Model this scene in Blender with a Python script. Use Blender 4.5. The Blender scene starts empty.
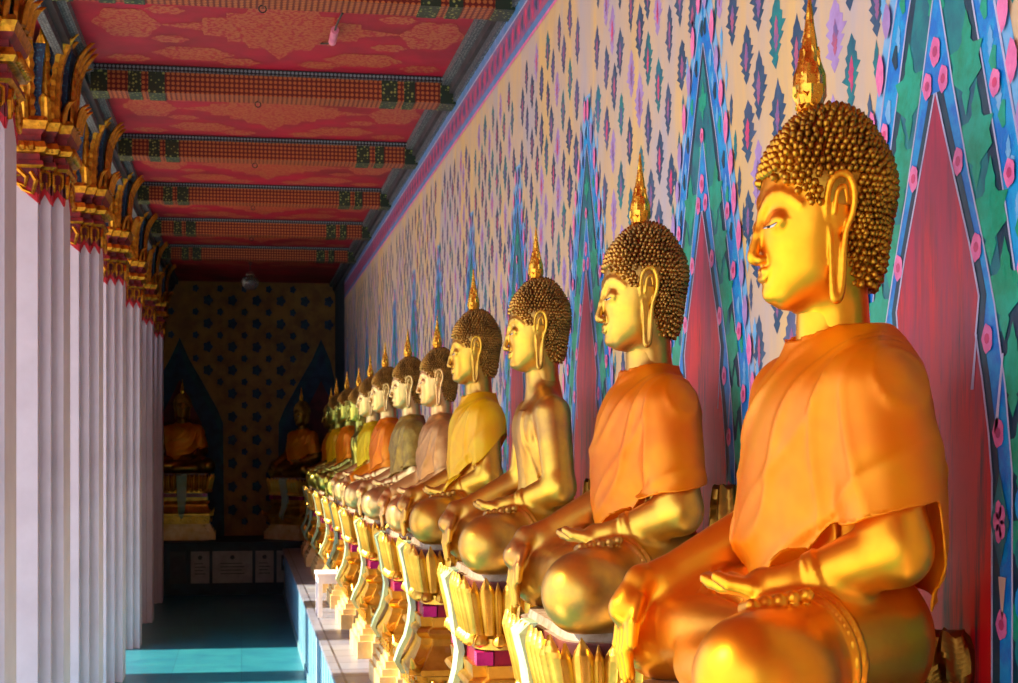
import bpy, math, random
import numpy as np
from mathutils import Vector, Matrix
R = math.radians
PI = math.pi
rnd = random.Random(11)
SC = bpy.context.scene
COL = SC.collection

# ------------------------------------------------------------------ camera, sky, sun, exposure
cd = bpy.data.cameras.new('camera')
cam = bpy.data.objects.new('camera', cd)
COL.objects.link(cam)
cam.location = (0, 0, 2.0)
cam.rotation_euler = (R(90), 0, R(-9.75))
cd.sensor_width = 36
cd.lens = 36 * 1556 / 1018
cd.shift_y = 102.5 / 1018
cd.clip_start = 0.05
cd.dof.use_dof = True
cd.dof.focus_distance = 3.6
cd.dof.aperture_fstop = 16
SC.camera = cam
w = bpy.data.worlds.new('sky')
SC.world = w
w.use_nodes = True
nt = w.node_tree
bg = nt.nodes['Background']
bg.inputs[0].default_value = (0.70, 0.80, 1.0, 1)
bg.inputs[1].default_value = 1.7
sd = bpy.data.lights.new('sun', 'SUN')
sd.energy = 11
sd.angle = R(3)
sd.color = (1.0, 0.84, 0.58)
sun = bpy.data.objects.new('sun', sd)
COL.objects.link(sun)
SUN_DIR = Vector((1.0, -0.03, -0.72))          # the way the light travels
sun.rotation_euler = SUN_DIR.to_track_quat('-Z', 'Y').to_euler()
SC.view_settings.view_transform = 'Standard'
SC.view_settings.look = 'None'
SC.view_settings.gamma = 1
SC.view_settings.exposure = 0.72
SC.view_settings.use_curve_mapping = False

# ------------------------------------------------------------------ dimensions
XW = 1.33            # mural wall
XL, ZL = 0.554, 0.615   # ledge front, ledge top
XC, CH = -0.985, 0.30    # column inner face, column half width
ZC = 4.30            # ceiling
ZB = 4.14            # underside of beams
YE = 22.4            # end wall
Y0 = -5.0
XO = -9.0

# ------------------------------------------------------------------ materials
def new_mat(name):
    m = bpy.data.materials.new(name)
    m.use_nodes = True
    return m, m.node_tree, m.node_tree.nodes['Principled BSDF']

def lin(c):
    return tuple(((v / 255) / 12.92 if v <= 10 else ((v / 255 + 0.055) / 1.055) ** 2.4) for v in c) + (1,)

def coords(nt, scale=(1, 1, 1), kind='Object'):
    tc = nt.nodes.new('ShaderNodeTexCoord')
    mp = nt.nodes.new('ShaderNodeMapping')
    mp.inputs['Scale'].default_value = scale
    nt.links.new(tc.outputs[kind], mp.inputs[0])
    return mp.outputs[0]

def noise(nt, vec, scale=5, detail=4, rough=0.6):
    n = nt.nodes.new('ShaderNodeTexNoise')
    n.inputs['Scale'].default_value = scale
    n.inputs['Detail'].default_value = detail
    n.inputs['Roughness'].default_value = rough
    nt.links.new(vec, n.inputs['Vector'])
    return n.outputs['Fac']

def ramp(nt, fac, p0, p1, c0=(0, 0, 0, 1), c1=(1, 1, 1, 1)):
    r = nt.nodes.new('ShaderNodeValToRGB')
    r.color_ramp.elements[0].position = p0
    r.color_ramp.elements[1].position = p1
    r.color_ramp.elements[0].color = c0
    r.color_ramp.elements[1].color = c1
    nt.links.new(fac, r.inputs[0])
    return r.outputs[0]

def mix(nt, fac, a, b, blend='MIX'):
    n = nt.nodes.new('ShaderNodeMix')
    n.data_type = 'RGBA'
    n.blend_type = blend
    for s, v in ((0, fac), (6, a), (7, b)):
        if hasattr(v, 'links') or hasattr(v, 'is_linked'):
            nt.links.new(v, n.inputs[s])
        elif s == 0:
            n.inputs[0].default_value = v
        else:
            n.inputs[s].default_value = v
    return n.outputs[2]

def bump(nt, bs, h, strength=0.3, dist=0.01):
    b = nt.nodes.new('ShaderNodeBump')
    b.inputs['Strength'].default_value = strength
    b.inputs['Distance'].default_value = dist
    nt.links.new(h, b.inputs['Height'])
    nt.links.new(b.outputs[0], bs.inputs['Normal'])

def gold(name, c, c2, rough=0.3, scale=6, bmp=0.12, metal=1.0, dirt=None):
    m, nt, bs = new_mat(name)
    v = coords(nt)
    n = noise(nt, v, scale, 5)
    col = mix(nt, ramp(nt, n, 0.38, 0.66), lin(c), lin(c2))
    if dirt:
        n3 = noise(nt, v, 17, 6, 0.7)
        col = mix(nt, ramp(nt, n3, 0.60, 0.70), col, lin(dirt))
    nt.links.new(col, bs.inputs['Base Color'])
    bs.inputs['Metallic'].default_value = metal
    rr = nt.nodes.new('ShaderNodeMapRange')
    rr.inputs['To Min'].default_value = rough - 0.08
    rr.inputs['To Max'].default_value = rough + 0.14
    n2 = noise(nt, v, scale * 4, 4)
    nt.links.new(n2, rr.inputs[0])
    nt.links.new(rr.outputs[0], bs.inputs['Roughness'])
    bump(nt, bs, noise(nt, v, 28, 3), bmp, 0.006)
    return m

def paint(name, c, c2=None, rough=0.55, scale=7, lo=0.4, hi=0.62, bmp=0.1, fade=None, stretch=(1, 1, 1), spec=0.5):
    m, nt, bs = new_mat(name)
    v = coords(nt, stretch)
    c2 = c2 or tuple(int(x * 0.78) for x in c)
    col = mix(nt, ramp(nt, noise(nt, v, scale, 6, 0.65), lo, hi), lin(c), lin(c2))
    if fade:
        col = mix(nt, ramp(nt, noise(nt, v, 1.3, 5), fade[1], fade[2]), col, lin(fade[0]))
    nt.links.new(col, bs.inputs['Base Color'])
    bs.inputs['Roughness'].default_value = rough
    bs.inputs['Specular IOR Level'].default_value = spec
    bump(nt, bs, noise(nt, v, scale * 5, 3), bmp, 0.004)
    return m

def diaper(name, ground, fig, scale=(30, 30, 30), t0=0.30, t1=0.42, rough=0.5, metal=0.0, randomness=0.0):
    m, nt, bs = new_mat(name)
    v = coords(nt, scale)
    vo = nt.nodes.new('ShaderNodeTexVoronoi')
    vo.inputs['Randomness'].default_value = randomness
    vo.inputs['Scale'].default_value = 1
    nt.links.new(v, vo.inputs['Vector'])
    f = ramp(nt, vo.outputs['Distance'], t0, t1, (1, 1, 1, 1), (0, 0, 0, 1))
    nt.links.new(mix(nt, f, lin(ground), lin(fig)), bs.inputs['Base Color'])
    bs.inputs['Roughness'].default_value = rough
    bs.inputs['Metallic'].default_value = metal
    return m

def cloth(name, c, c2, thin=0.12, trans=0.35, rough=0.40, metal=0.45):
    m, nt, bs = new_mat(name)
    v = coords(nt)
    col = mix(nt, ramp(nt, noise(nt, v, 5, 3), 0.4, 0.65), lin(c), lin(c2))
    nt.links.new(col, bs.inputs['Base Color'])
    bs.inputs['Roughness'].default_value = rough
    bs.inputs['Metallic'].default_value = metal
    bump(nt, bs, noise(nt, coords(nt, (9, 9, 9)), 60, 2), 0.08, 0.002)
    tr = nt.nodes.new('ShaderNodeBsdfTranslucent')
    nt.links.new(col, tr.inputs[0])
    tp = nt.nodes.new('ShaderNodeBsdfTransparent')
    nt.links.new(mix(nt, 0.5, col, (1, 1, 1, 1)), tp.inputs[0])
    m1 = nt.nodes.new('ShaderNodeMixShader')
    m1.inputs[0].default_value = trans
    nt.links.new(bs.outputs[0], m1.inputs[1])
    nt.links.new(tr.outputs[0], m1.inputs[2])
    m2 = nt.nodes.new('ShaderNodeMixShader')
    m2.inputs[0].default_value = thin
    nt.links.new(m1.outputs[0], m2.inputs[1])
    nt.links.new(tp.outputs[0], m2.inputs[2])
    nt.links.new(m2.outputs[0], nt.nodes['Material Output'].inputs[0])
    return m

M = {}
# statue golds
M['gold_orange'] = gold('orange_gold', (250, 176, 40), (240, 150, 30), 0.33, 4, 0.03, 0.94)
M['gold_olive'] = gold('olive_gold', (230, 180, 64), (186, 136, 72), 0.34, 5, 0.08, 0.94)
M['gold_pale'] = gold('pale_gold', (244, 210, 136), (220, 178, 110), 0.33, 5, 0.08, 0.92)
M['gold_rose'] = gold('rose_gold', (246, 200, 128), (224, 166, 96), 0.34, 5, 0.08, 0.92)
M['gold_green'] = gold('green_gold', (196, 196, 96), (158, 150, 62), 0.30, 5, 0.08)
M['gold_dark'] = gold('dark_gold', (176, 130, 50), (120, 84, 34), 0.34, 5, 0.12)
M['hair_gold'] = gold('hair_gold', (206, 148, 44), (120, 78, 26), 0.33, 9, 0.2, 1.0, (60, 38, 20))
M['hair_brown'] = gold('hair_brown_gold', (200, 152, 74), (104, 72, 40), 0.36, 9, 0.2, 1.0, (62, 42, 30))
M['spire_gold'] = gold('spire_gold', (240, 176, 60), (200, 136, 40), 0.25, 16, 0.5)
M['eye_white'] = paint('eye_white', (214, 216, 214), (196, 200, 204), 0.3)
M['eye_line'] = paint('eye_line', (46, 40, 48), None, 0.4)
M['ped_gold'] = gold('pedestal_gold', (232, 184, 80), (196, 146, 52), 0.33, 8, 0.25, 1.0, (206, 170, 110))
M['ped_step'] = gold('step_gold', (240, 214, 160), (220, 176, 100), 0.42, 6, 0.15, 0.35)
M['ped_red'] = paint('maroon_band', (150, 20, 50), (110, 14, 44), 0.3, 10)
M['ped_magenta'] = paint('magenta_glass', (196, 40, 120), (150, 20, 90), 0.15, 12)
M['ped_inside'] = paint('petal_inside', (120, 54, 40), (90, 40, 40), 0.6, 14)
M['ped_top'] = paint('pedestal_top', (172, 156, 136), (146, 120, 94), 0.6, 20)
M['apron'] = paint('apron', (150, 184, 164), (160, 176, 130), 0.45, 9)
# robes
M['robe_orange'] = cloth('orange_robe', (255, 168, 0), (255, 142, 0), 0.14, 0.25)
M['robe_amber'] = cloth('amber_robe', (255, 160, 0), (250, 130, 0), 0.10, 0.25)
M['robe_yellow'] = cloth('yellow_robe', (255, 212, 0), (255, 184, 0), 0.04, 0.2, 0.4, 0.15)
M['robe_lemon'] = cloth('lemon_robe', (250, 226, 0), (240, 204, 0), 0.05, 0.34)
M['robe_gold'] = gold('gold_satin', (214, 160, 90), (180, 120, 62), 0.4, 5, 0.05, 0.6)
M['robe_bronze'] = gold('olive_satin', (176, 146, 60), (132, 100, 40), 0.44, 14, 0.2, 0.6)
# building
M['white'] = paint('column_white', (206, 196, 212), (190, 178, 194), 0.6, 3, 0.35, 0.75, 0.15)
M['plaster'] = paint('plaster', (170, 160, 160), (140, 130, 134), 0.8, 3)
M['court'] = paint('court_stone', (204, 192, 172), (184, 174, 160), 0.8, 2)
M['cap_gold'] = gold('capital_gold', (226, 160, 48), (150, 94, 26), 0.36, 22, 0.6, 0.9, (60, 34, 16))
M['cap_red'] = paint('capital_red', (136, 22, 28), (84, 12, 22), 0.5, 14)
M['edge_red'] = paint('edge_red', (200, 16, 40), (170, 10, 34), 0.5, 8)
M['cap_blue'] = diaper('capital_blue', (14, 44, 84), (44, 108, 140), (60, 60, 60), 0.25, 0.4, 0.35, 0, 1)
M['beam'] = diaper('beam_pattern', (104, 22, 16), (186, 104, 54), (34, 34, 34), 0.30, 0.40, 0.5)
M['beam_green'] = diaper('beam_green', (34, 50, 36), (150, 160, 84), (44, 44, 44), 0.30, 0.42, 0.5, 0, 0.6)
M['beam_dark'] = paint('beam_dark', (46, 22, 20), (30, 14, 14), 0.6)
M['bead'] = diaper('bead_strip', (26, 30, 44), (124, 140, 152), (42, 42, 42), 0.34, 0.42, 0.5)
M['crimson'] = paint('ceiling_crimson', (178, 8, 52), (150, 6, 46), 0.55, 3, 0.4, 0.65, 0.05, ((120, 26, 34), 0.45, 0.75))
M['lace'] = diaper('ceiling_lace', (166, 24, 44), (178, 96, 58), (46, 46, 46), 0.46, 0.60, 0.5, 0, 1)
M['mould_grey'] = diaper('grey_moulding', (60, 66, 78), (126, 130, 136), (60, 60, 60), 0.3, 0.44, 0.6, 0, 0.4)
M['mould_dark'] = paint('dark_moulding', (60, 56, 66), (40, 34, 44), 0.6)
# mural paints
fd = ((190, 170, 196), 0.50, 0.80)
M['tan'] = paint('mural_tan', (216, 178, 116), (198, 168, 132), 0.5, 3, 0.38, 0.66, 0.1, ((176, 166, 176), 0.42, 0.68), (1, 2.5, .7))
M['ochre'] = paint('mural_ochre', (226, 176, 74), (196, 150, 80), 0.5, 6, 0.38, 0.62, 0.1, fd, (1, 3, .5))
M['m_navy'] = paint('mural_navy', (26, 70, 104), (66, 96, 130), 0.45, 9, 0.45, 0.7, 0.1, ((120, 110, 160), 0.52, 0.85))
M['m_teal'] = paint('mural_teal', (0, 128, 134), (10, 90, 116), 0.42, 9, 0.4, 0.62, 0.1, ((60, 140, 190), 0.55, 0.9))
M['m_green'] = paint('mural_green', (0, 138, 104), (4, 164, 138), 0.42, 14)
M['m_dark'] = paint('mural_dark', (10, 46, 74), (8, 66, 84), 0.42, 12)
M['m_blue'] = paint('mural_blue', (0, 112, 204), (10, 150, 216), 0.40, 16, 0.42, 0.58)
M['m_sky'] = paint('mural_sky', (80, 164, 220), (130, 176, 220), 0.45, 12, 0.4, 0.6)
M['m_pink'] = paint('mural_pink', (236, 124, 178), (214, 100, 160), 0.45, 22, 0.4, 0.6)
M['m_deep'] = paint('mural_deep_pink', (216, 64, 116), (170, 60, 110), 0.45, 22)
M['m_lilac'] = paint('mural_lilac', (168, 140, 200), (150, 120, 180), 0.5, 12)
M['m_line'] = paint('mural_line', (190, 190, 222), (160, 160, 200), 0.45, 8)
M['m_rose'] = paint('mural_rose', (176, 84, 118), (104, 90, 150), 0.5, 16, 0.42, 0.58)
M['frieze_blue'] = paint('frieze_blue', (58, 122, 180), (110, 130, 190), 0.5, 9)
# niche red with black soot stains low down
m, nt, bs = new_mat('niche_red')
v = coords(nt, (1, 5, .8))
base = mix(nt, ramp(nt, noise(nt, coords(nt, (1, 9, 1)), 3, 6), .42, .62), lin((180, 30, 70)), lin((136, 40, 70)))
sepz = nt.nodes.new('ShaderNodeSeparateXYZ')
tc = nt.nodes.new('ShaderNodeTexCoord')
nt.links.new(tc.outputs['Object'], sepz.inputs[0])
ad = nt.nodes.new('ShaderNodeMath'); ad.operation = 'MULTIPLY_ADD'
nt.links.new(noise(nt, v, 2.0, 6, .7), ad.inputs[0]); ad.inputs[1].default_value = 1.5
nt.links.new(sepz.outputs[2], ad.inputs[2])
msk = ramp(nt, ad.outputs[0], .5, .7)
ms = nt.nodes.new('ShaderNodeMapRange')
ms.inputs['From Min'].default_value = 2.86; ms.inputs['From Max'].default_value = 3.14
nt.links.new(ad.outputs[0], ms.inputs[0])
n2 = ramp(nt, noise(nt, coords(nt, (1, 7, .6)), 3.2, 6, .7), .52, .66)
f2 = nt.nodes.new('ShaderNodeMath'); f2.operation = 'MULTIPLY'
inv = nt.nodes.new('ShaderNodeMath'); inv.operation = 'SUBTRACT'; inv.inputs[0].default_value = 1
nt.links.new(ms.outputs[0], inv.inputs[1]); nt.links.new(inv.outputs[0], f2.inputs[0]); nt.links.new(n2, f2.inputs[1])
col = mix(nt, ms.outputs[0], lin((214, 10, 26)), base)
col = mix(nt, f2.outputs[0], col, lin((50, 36, 50)))
nt.links.new(col, bs.inputs['Base Color']); bs.inputs['Roughness'].default_value = .4
M['niche'] = m
# end wall paints
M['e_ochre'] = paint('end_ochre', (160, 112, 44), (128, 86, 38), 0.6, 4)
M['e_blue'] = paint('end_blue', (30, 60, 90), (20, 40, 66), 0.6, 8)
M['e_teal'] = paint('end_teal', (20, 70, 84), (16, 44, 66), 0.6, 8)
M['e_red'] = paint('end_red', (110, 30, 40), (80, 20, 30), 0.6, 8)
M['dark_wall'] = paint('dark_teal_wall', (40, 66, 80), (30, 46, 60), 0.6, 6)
# floors
def tiles(name, c1, c2, mortar, w_, h_, rough=0.3, rot=0, msize=0.012, stain=None):
    m, nt, bs = new_mat(name)
    v = coords(nt)
    if rot:
        v.node.inputs['Rotation'].default_value = (0, 0, rot)
    b = nt.nodes.new('ShaderNodeTexBrick')
    b.offset = 0
    b.inputs['Scale'].default_value = 1
    b.inputs['Color1'].default_value = lin(c1)
    b.inputs['Color2'].default_value = lin(c2)
    b.inputs['Mortar'].default_value = lin(mortar)
    b.inputs['Mortar Size'].default_value = msize
    b.inputs['Brick Width'].default_value = w_
    b.inputs['Row Height'].default_value = h_
    nt.links.new(v, b.inputs[0])
    col = b.outputs[0]
    n = noise(nt, coords(nt, (1, 1, 1)), 3.5, 7, .7)
    col = mix(nt, ramp(nt, n, .42, .66), col, mix(nt, .55, col, lin(stain or c2)))
    nt.links.new(col, bs.inputs['Base Color'])
    bs.inputs['Roughness'].default_value = rough
    bump(nt, bs, noise(nt, coords(nt), 9, 5), .15, .01)
    return m
M['floor'] = tiles('teal_floor', (46, 130, 146), (36, 114, 136), (24, 92, 112), .6, .6, .32, 0, .004, (16, 84, 120))
M['ledge_top'] = tiles('ledge_tiles', (128, 138, 160), (112, 116, 136), (40, 42, 54), .30, .30, .35, 0, .008, (118, 120, 150))
M['ledge_face'] = paint('ledge_face', (124, 166, 176), (92, 142, 156), .35, 6, .4, .62, .2, ((150, 170, 214), .5, .7), (1, 3, .4))
M['plaque'] = paint('marble_plaque', (150, 146, 140), (126, 122, 118), .4, 6)
M['frame_dark'] = paint('plaque_dark', (50, 50, 60), None, .4)
M['white_table'] = paint('white_table', (226, 226, 240), (206, 206, 228), .5, 8)
M['pink'] = paint('pink_tube', (232, 140, 170), (210, 110, 150), .4)
M['wire'] = paint('wire', (60, 50, 50), None, .6)
mg, nt, bs = new_mat('lamp_glass')
bs.inputs['Base Color'].default_value = (.30, .34, .36, 1); bs.inputs['Roughness'].default_value = .12
bs.inputs['Transmission Weight'].default_value = .85
M['glass'] = mg
M['metal'] = gold('grey_metal', (150, 150, 150), (110, 110, 110), .35)

# ------------------------------------------------------------------ mesh builder
class MB:
    def __init__(s):
        s.v = []; s.f = []; s.m = []; s.mats = []
    def mi(s, mat):
        mt = M[mat]
        if mt not in s.mats: s.mats.append(mt)
        return s.mats.index(mt)
    def add(s, vs, fs, mat):
        o = len(s.v); k = s.mi(mat)
        s.v += [tuple(p) for p in vs]
        s.f += [tuple(i + o for i in f) for f in fs]
        s.m += [k] * len(fs)
    def box(s, a, b, mat):
        x0, y0, z0 = a; x1, y1, z1 = b
        s.add([(x0,y0,z0),(x1,y0,z0),(x1,y1,z0),(x0,y1,z0),(x0,y0,z1),(x1,y0,z1),(x1,y1,z1),(x0,y1,z1)],
              [(0,3,2,1),(4,5,6,7),(0,1,5,4),(1,2,6,5),(2,3,7,6),(3,0,4,7)], mat)
    def loft(s, rings, mat, cap=(True, True), mats=None):
        n = len(rings[0])
        for i in range(len(rings) - 1):
            a, b = rings[i], rings[i + 1]
            fs = [(j, (j + 1) % n, n + (j + 1) % n, n + j) for j in range(n)]
            s.add(list(a) + list(b), fs, mats[i] if mats else mat)
        if cap[0]: s.add(rings[0], [tuple(reversed(range(n)))], mats[0] if mats else mat)
        if cap[1]: s.add(rings[-1], [tuple(range(n))], mats[-1] if mats else mat)
    def lathe(s, prof, mat, n=20, c=(0, 0), fn=None):
        rings = []
        for r, z in prof:
            rings.append([(c[0] + r * math.cos(2 * PI * j / n), c[1] + r * math.sin(2 * PI * j / n), z) for j in range(n)])
        s.loft(rings, mat)
    def tube(s, pts, rad, mat, n=8):
        pts = [Vector(p) for p in pts]
        rings = []
        up = None
        for i, p in enumerate(pts):
            t = (pts[min(i + 1, len(pts) - 1)] - pts[max(i - 1, 0)]).normalized()
            if up is None:
                up = Vector((0, 0, 1)) if abs(t.z) < .9 else Vector((1, 0, 0))
            a = t.cross(up).normalized(); up = a.cross(t).normalized()
            r = rad[i] if isinstance(rad, (list, tuple)) else rad
            rings.append([p + a * r * math.cos(2 * PI * j / n) + up * r * math.sin(2 * PI * j / n) for j in range(n)])
        s.loft(rings, mat)
    def slab(s, poly, o, u, v, th, mat):
        """polygon (a,b) in the plane o + a u + b v, extruded by th along u x v"""
        o, u, v = Vector(o), Vector(u), Vector(v)
        n = u.cross(v).normalized()
        k = len(poly)
        P = [o + u * a + v * b for a, b in poly]
        Q = [p + n * th for p in P]
        s.add(P + Q, [tuple(reversed(range(k))), tuple(range(k, 2 * k))] +
              [(j, (j + 1) % k, k + (j + 1) % k, k + j) for j in range(k)], mat)
    def build(s, name, parent=None, smooth=None, loc=None):
        me = bpy.data.meshes.new(name)
        me.from_pydata(s.v, [], s.f)
        for mt in s.mats: me.materials.append(mt)
        me.polygons.foreach_set('material_index', s.m)
        me.update()
        if smooth is not None:
            me.polygons.foreach_set('use_smooth', [True] * len(me.polygons))
            if smooth < 180:
                try: me.set_sharp_from_angle(angle=R(smooth))
                except Exception: pass
        o = bpy.data.objects.new(name, me)
        COL.objects.link(o)
        if parent: o.parent = parent
        if loc: o.location = loc
        return o

def empty(name, loc, rz=0, sc=1):
    o = bpy.data.objects.new(name, None)
    COL.objects.link(o)
    o.location = loc; o.rotation_euler = (0, 0, rz); o.scale = (sc,) * 3
    o.empty_display_size = .1
    return o

def tag(o, label, cat=None, group=None, kind=None):
    if label: o['label'] = label
    if cat: o['category'] = cat
    if group: o['group'] = group
    if kind: o['kind'] = kind
    return o

def copy_tree(o, parent=None):
    c = o.copy(); COL.objects.link(c)
    if parent: c.parent = parent
    for ch in list(o.children): copy_tree(ch, c)
    return c

def redent(hx, hy, s, n=2):
    """square plan with n steps of size s cut out of each corner, counter-clockwise"""
    q = []
    for i in range(n + 1):
        q.append((hx - i * s, hy - (n - i) * s))
        if i < n: q.append((hx - (i + 1) * s, hy - (n - i) * s))
    out = []
    out += q
    out += [(-x, y) for x, y in reversed(q)]
    out += [(-x, -y) for x, y in q]
    out += [(x, -y) for x, y in reversed(q)]
    return out

def ring(plan, z, c=(0, 0)):
    return [(x + c[0], y + c[1], z) for x, y in plan]

# ------------------------------------------------------------------ setting
def struct(o, label=None):
    o['kind'] = 'structure'
    if label: o['label'] = label
    return o

b = MB(); b.box((-1.95, Y0, -.2), (1.6, YE + .3, 0), 'floor'); b.box((XO, 19.9, -.2), (-1.95, YE + .3, 0), 'floor')
struct(b.build('floor'), 'teal blue tiled gallery floor')
b = MB(); b.box((-30, -14, -.6), (-1.95, 19.9, -.35), 'court')
struct(b.build('courtyard'), 'pale stone courtyard outside the columns')
# ledge the pedestals stand on
b = MB()
b.box((XL, Y0, 0.02), (XW - .001, 20.9, ZL - .03), 'ledge_face')
b.box((XL - .015, Y0, ZL - .03), (XW - .001, 20.9, ZL), 'ledge_top')
for i in range(84):
    y = Y0 + .3 * i + .1
    b.box((XL - .004, y, .06), (XL + .002, y + .012, ZL - .05), 'frame_dark' if False else 'm_sky')
b.box((XL - .012, Y0, 0), (XL + .02, 20.9, .06), 'ledge_face')
struct(b.build('ledge'), 'low ledge with blue face and grey tiled top under the pedestals')

# end bench
b = MB()
BY = 20.95
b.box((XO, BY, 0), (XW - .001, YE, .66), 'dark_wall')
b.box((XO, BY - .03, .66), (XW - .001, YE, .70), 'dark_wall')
struct(b.build('end_bench'), 'dark stone bench across the end of the gallery')

# ceiling
b = MB()
b.box((-2.6, Y0, ZC), (XW + .3, YE + .3, ZC + .2), 'crimson')
b.box((XO, 19.6, ZC), (-2.6, YE + .3, ZC + .2), 'crimson')
def lace(cx, cy, rx, ry, kind):
    n = 24 if kind == 'oval' else 32
    pts = []
    for j in range(n):
        a = 2 * PI * j / n
        if kind == 'oval':
            r = 1 + .10 * math.cos(6 * a)
            pts.append((cx + rx * r * math.cos(a), cy + ry * r * math.sin(a)))
        else:
            c_, s_ = math.cos(a), math.sin(a)
            r = 1 / (abs(c_) ** .85 + abs(s_) ** .85) ** (1 / .85) * (1 + .09 * math.cos(16 * a))
            pts.append((cx + rx * r * c_, cy + ry * r * s_))
    b.add([(x, y, ZC - .002) for x, y in pts], [tuple(reversed(range(n)))], 'lace')
BEAMS = [7.75 + 2.15 * k for k in range(-5, 7)]
for yb in BEAMS[2:]:
    y1, y2 = yb, yb + 1.95
    if y2 > YE: continue
    cy = (y1 + y2) / 2
    lace(.22, cy, .62, .62, 'dia')
    for sx in (-.62, 1.06): lace(sx, cy, .17, .3, 'oval')
    for sx in (-.28, .72):
        for sy in (-.62, .62): lace(sx, cy + sy, .22, .16, 'oval')
    for sx in (-.66, -.02, .46, 1.08):
        for sy in (-.78, .78): lace(sx, cy + sy, .12, .09, 'oval')
    for sx in (-.4, .84):
        for sy in (-.3, .3): lace(sx, cy + sy, .10, .08, 'oval')
struct(b.build('ceiling'), 'crimson ceiling panels with gold lacework medallions')
# ceiling mouldings along both sides
b = MB()
for x0, x1, z0, mt in ((1.24, XW, ZC - .05, 'mould_grey'), (1.285, XW, ZC - .10, 'mould_dark'), (1.31, XW, ZC - .15, 'mould_grey')):
    b.box((x0, Y0, z0), (x1 - .001, YE, z0 + .05), mt)
struct(b.build('trim_1'), 'grey ribbed moulding between ceiling and mural wall')
b = MB()
for x0, x1, z0, mt in ((-1.02, -.88, ZC - .05, 'mould_grey'), (-1.02, -.93, ZC - .10, 'mould_dark'), (-1.02, -.97, ZC - .15, 'mould_grey')):
    b.box((x0, Y0, z0), (x1, YE - .01, z0 + .05), mt)
struct(b.build('trim_2'), 'grey ribbed moulding above the column capitals')
# gallery roof mass, plus an unseen eave lip added to cut the sun
b = MB()
b.box((-2.9, Y0, ZC + .2), (XW + .3, YE + .3, ZC + .5), 'plaster')
b.box((XO, 19.4, ZC + .2), (-2.9, YE + .3, ZC + .5), 'plaster')
b.box((-3.1, Y0, ZC + .05), (-2.9, 19.4, ZC + .45), 'plaster')
struct(b.build('roof'))

# ------------------------------------------------------------------ mural wall
NC0, NSP = 2.83, 1.55
def interp(z, prof):
    if z >= prof[0][0]: return prof[0][1]
    for (za, wa), (zb, wb) in zip(prof, prof[1:]):
        if z >= zb: return wb + (wa - wb) * (z - zb) / (za - zb)
    return prof[-1][1]
P_OUT = [(3.30, 0), (3.1, .105), (2.85, .21), (2.5, .325), (2.2, .41), (2.0, .44), (1.85, .45), (.62, .45)]
P_IN1 = [(3.17, 0), (3.05, .05), (2.85, .135), (2.5, .25), (2.2, .335), (2.0, .37), (1.85, .385), (.62, .385)]
P_MID = [(2.90, 0), (2.68, .07), (2.5, .135), (2.37, .19), (2.25, .235), (2.1, .275), (1.95, .30), (.62, .30)]
P_NIC = [(2.68, 0), (2.6, .035), (2.5, .08), (2.37, .14), (2.27, .178), (2.2, .165), (2.12, .19), (2.02, .215), (1.94, .228), (.62, .228)]
b = MB()
b.box((XW, Y0, 0), (XW + .25, YE + .3, ZC), 'tan')
def wp(pts, layer, mat):                       # painted shape on the mural wall, (y, z)
    x = XW - .0005 * layer
    n = len(pts)
    a = sum(pts[i][0] * pts[(i + 1) % n][1] - pts[(i + 1) % n][0] * pts[i][1] for i in range(n))
    idx = tuple(range(n)) if a < 0 else tuple(reversed(range(n)))
    b.add([(x, y, z) for y, z in pts], [idx], mat)
def strip(prof, c, wdt, layer, mat, side=0, zmin=.62):
    """band that follows a profile, of given width, both sides"""
    for s in (-1, 1):
        pts = [(c + s * w_, z) for z, w_ in prof]
        out = [(c + s * (w_ + wdt), z) for z, w_ in prof]
        for i in range(len(pts) - 1):
            wp([pts[i], pts[i + 1], out[i + 1], out[i]], layer, mat)
def shape(prof, c, layer, mat):
    wp([(c + w_, z) for z, w_ in prof] + [(c - w_, z) for z, w_ in reversed(prof) if w_ > 0 or z < 1], layer, mat)
def jag(cy, cz, rw, rh, n=7, j=.30, tip=1.0):
    L, Rr = [], []
    for i in range(n + 1):
        t = -1 + 2 * i / n
        w_ = rw * (1 - abs(t) ** 1.7)
        for side, arr in ((-1, L), (1, Rr)):
            q = 1 + rnd.uniform(-j, j)
            arr.append((cy + side * w_ * q, cz + t * rh))
            if 0 < i < n: arr.append((cy + side * w_ * q * .62, cz + (t + .5 / n) * rh))
    return L + Rr[::-1]
def oval(cy, cz, rw, rh, n=10, lob=0):
    return [(cy + rw * (1 + lob * math.cos(5 * a)) * math.cos(a), cz + rh * (1 + lob * math.cos(5 * a)) * math.sin(a)) for a in [2 * PI * j / n for j in range(n)]]
def flower(y, z, r, layer, petals='m_pink', core='m_deep'):
    wp(oval(y, z, r * .85, r * 1.1, 14, .09), layer, petals)
    wp(oval(y, z, r * .42, r * .42, 8), layer + 1, core)
def leafcl(y, z, s, layer, mat):               # three-lobed leaf cluster
    wp(jag(y, z, .34 * s, s, 5, .2), layer, mat)
    for q in (-1, 1):
        layer = layer + .35
        pts = [(y, z - .6 * s), (y + q * .62 * s, z - .25 * s), (y + q * .5 * s, z + .02 * s), (y + q * .66 * s, z + .28 * s), (y + q * .3 * s, z + .3 * s), (y, z + .55 * s)]
        wp(pts, layer, mat)
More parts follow.
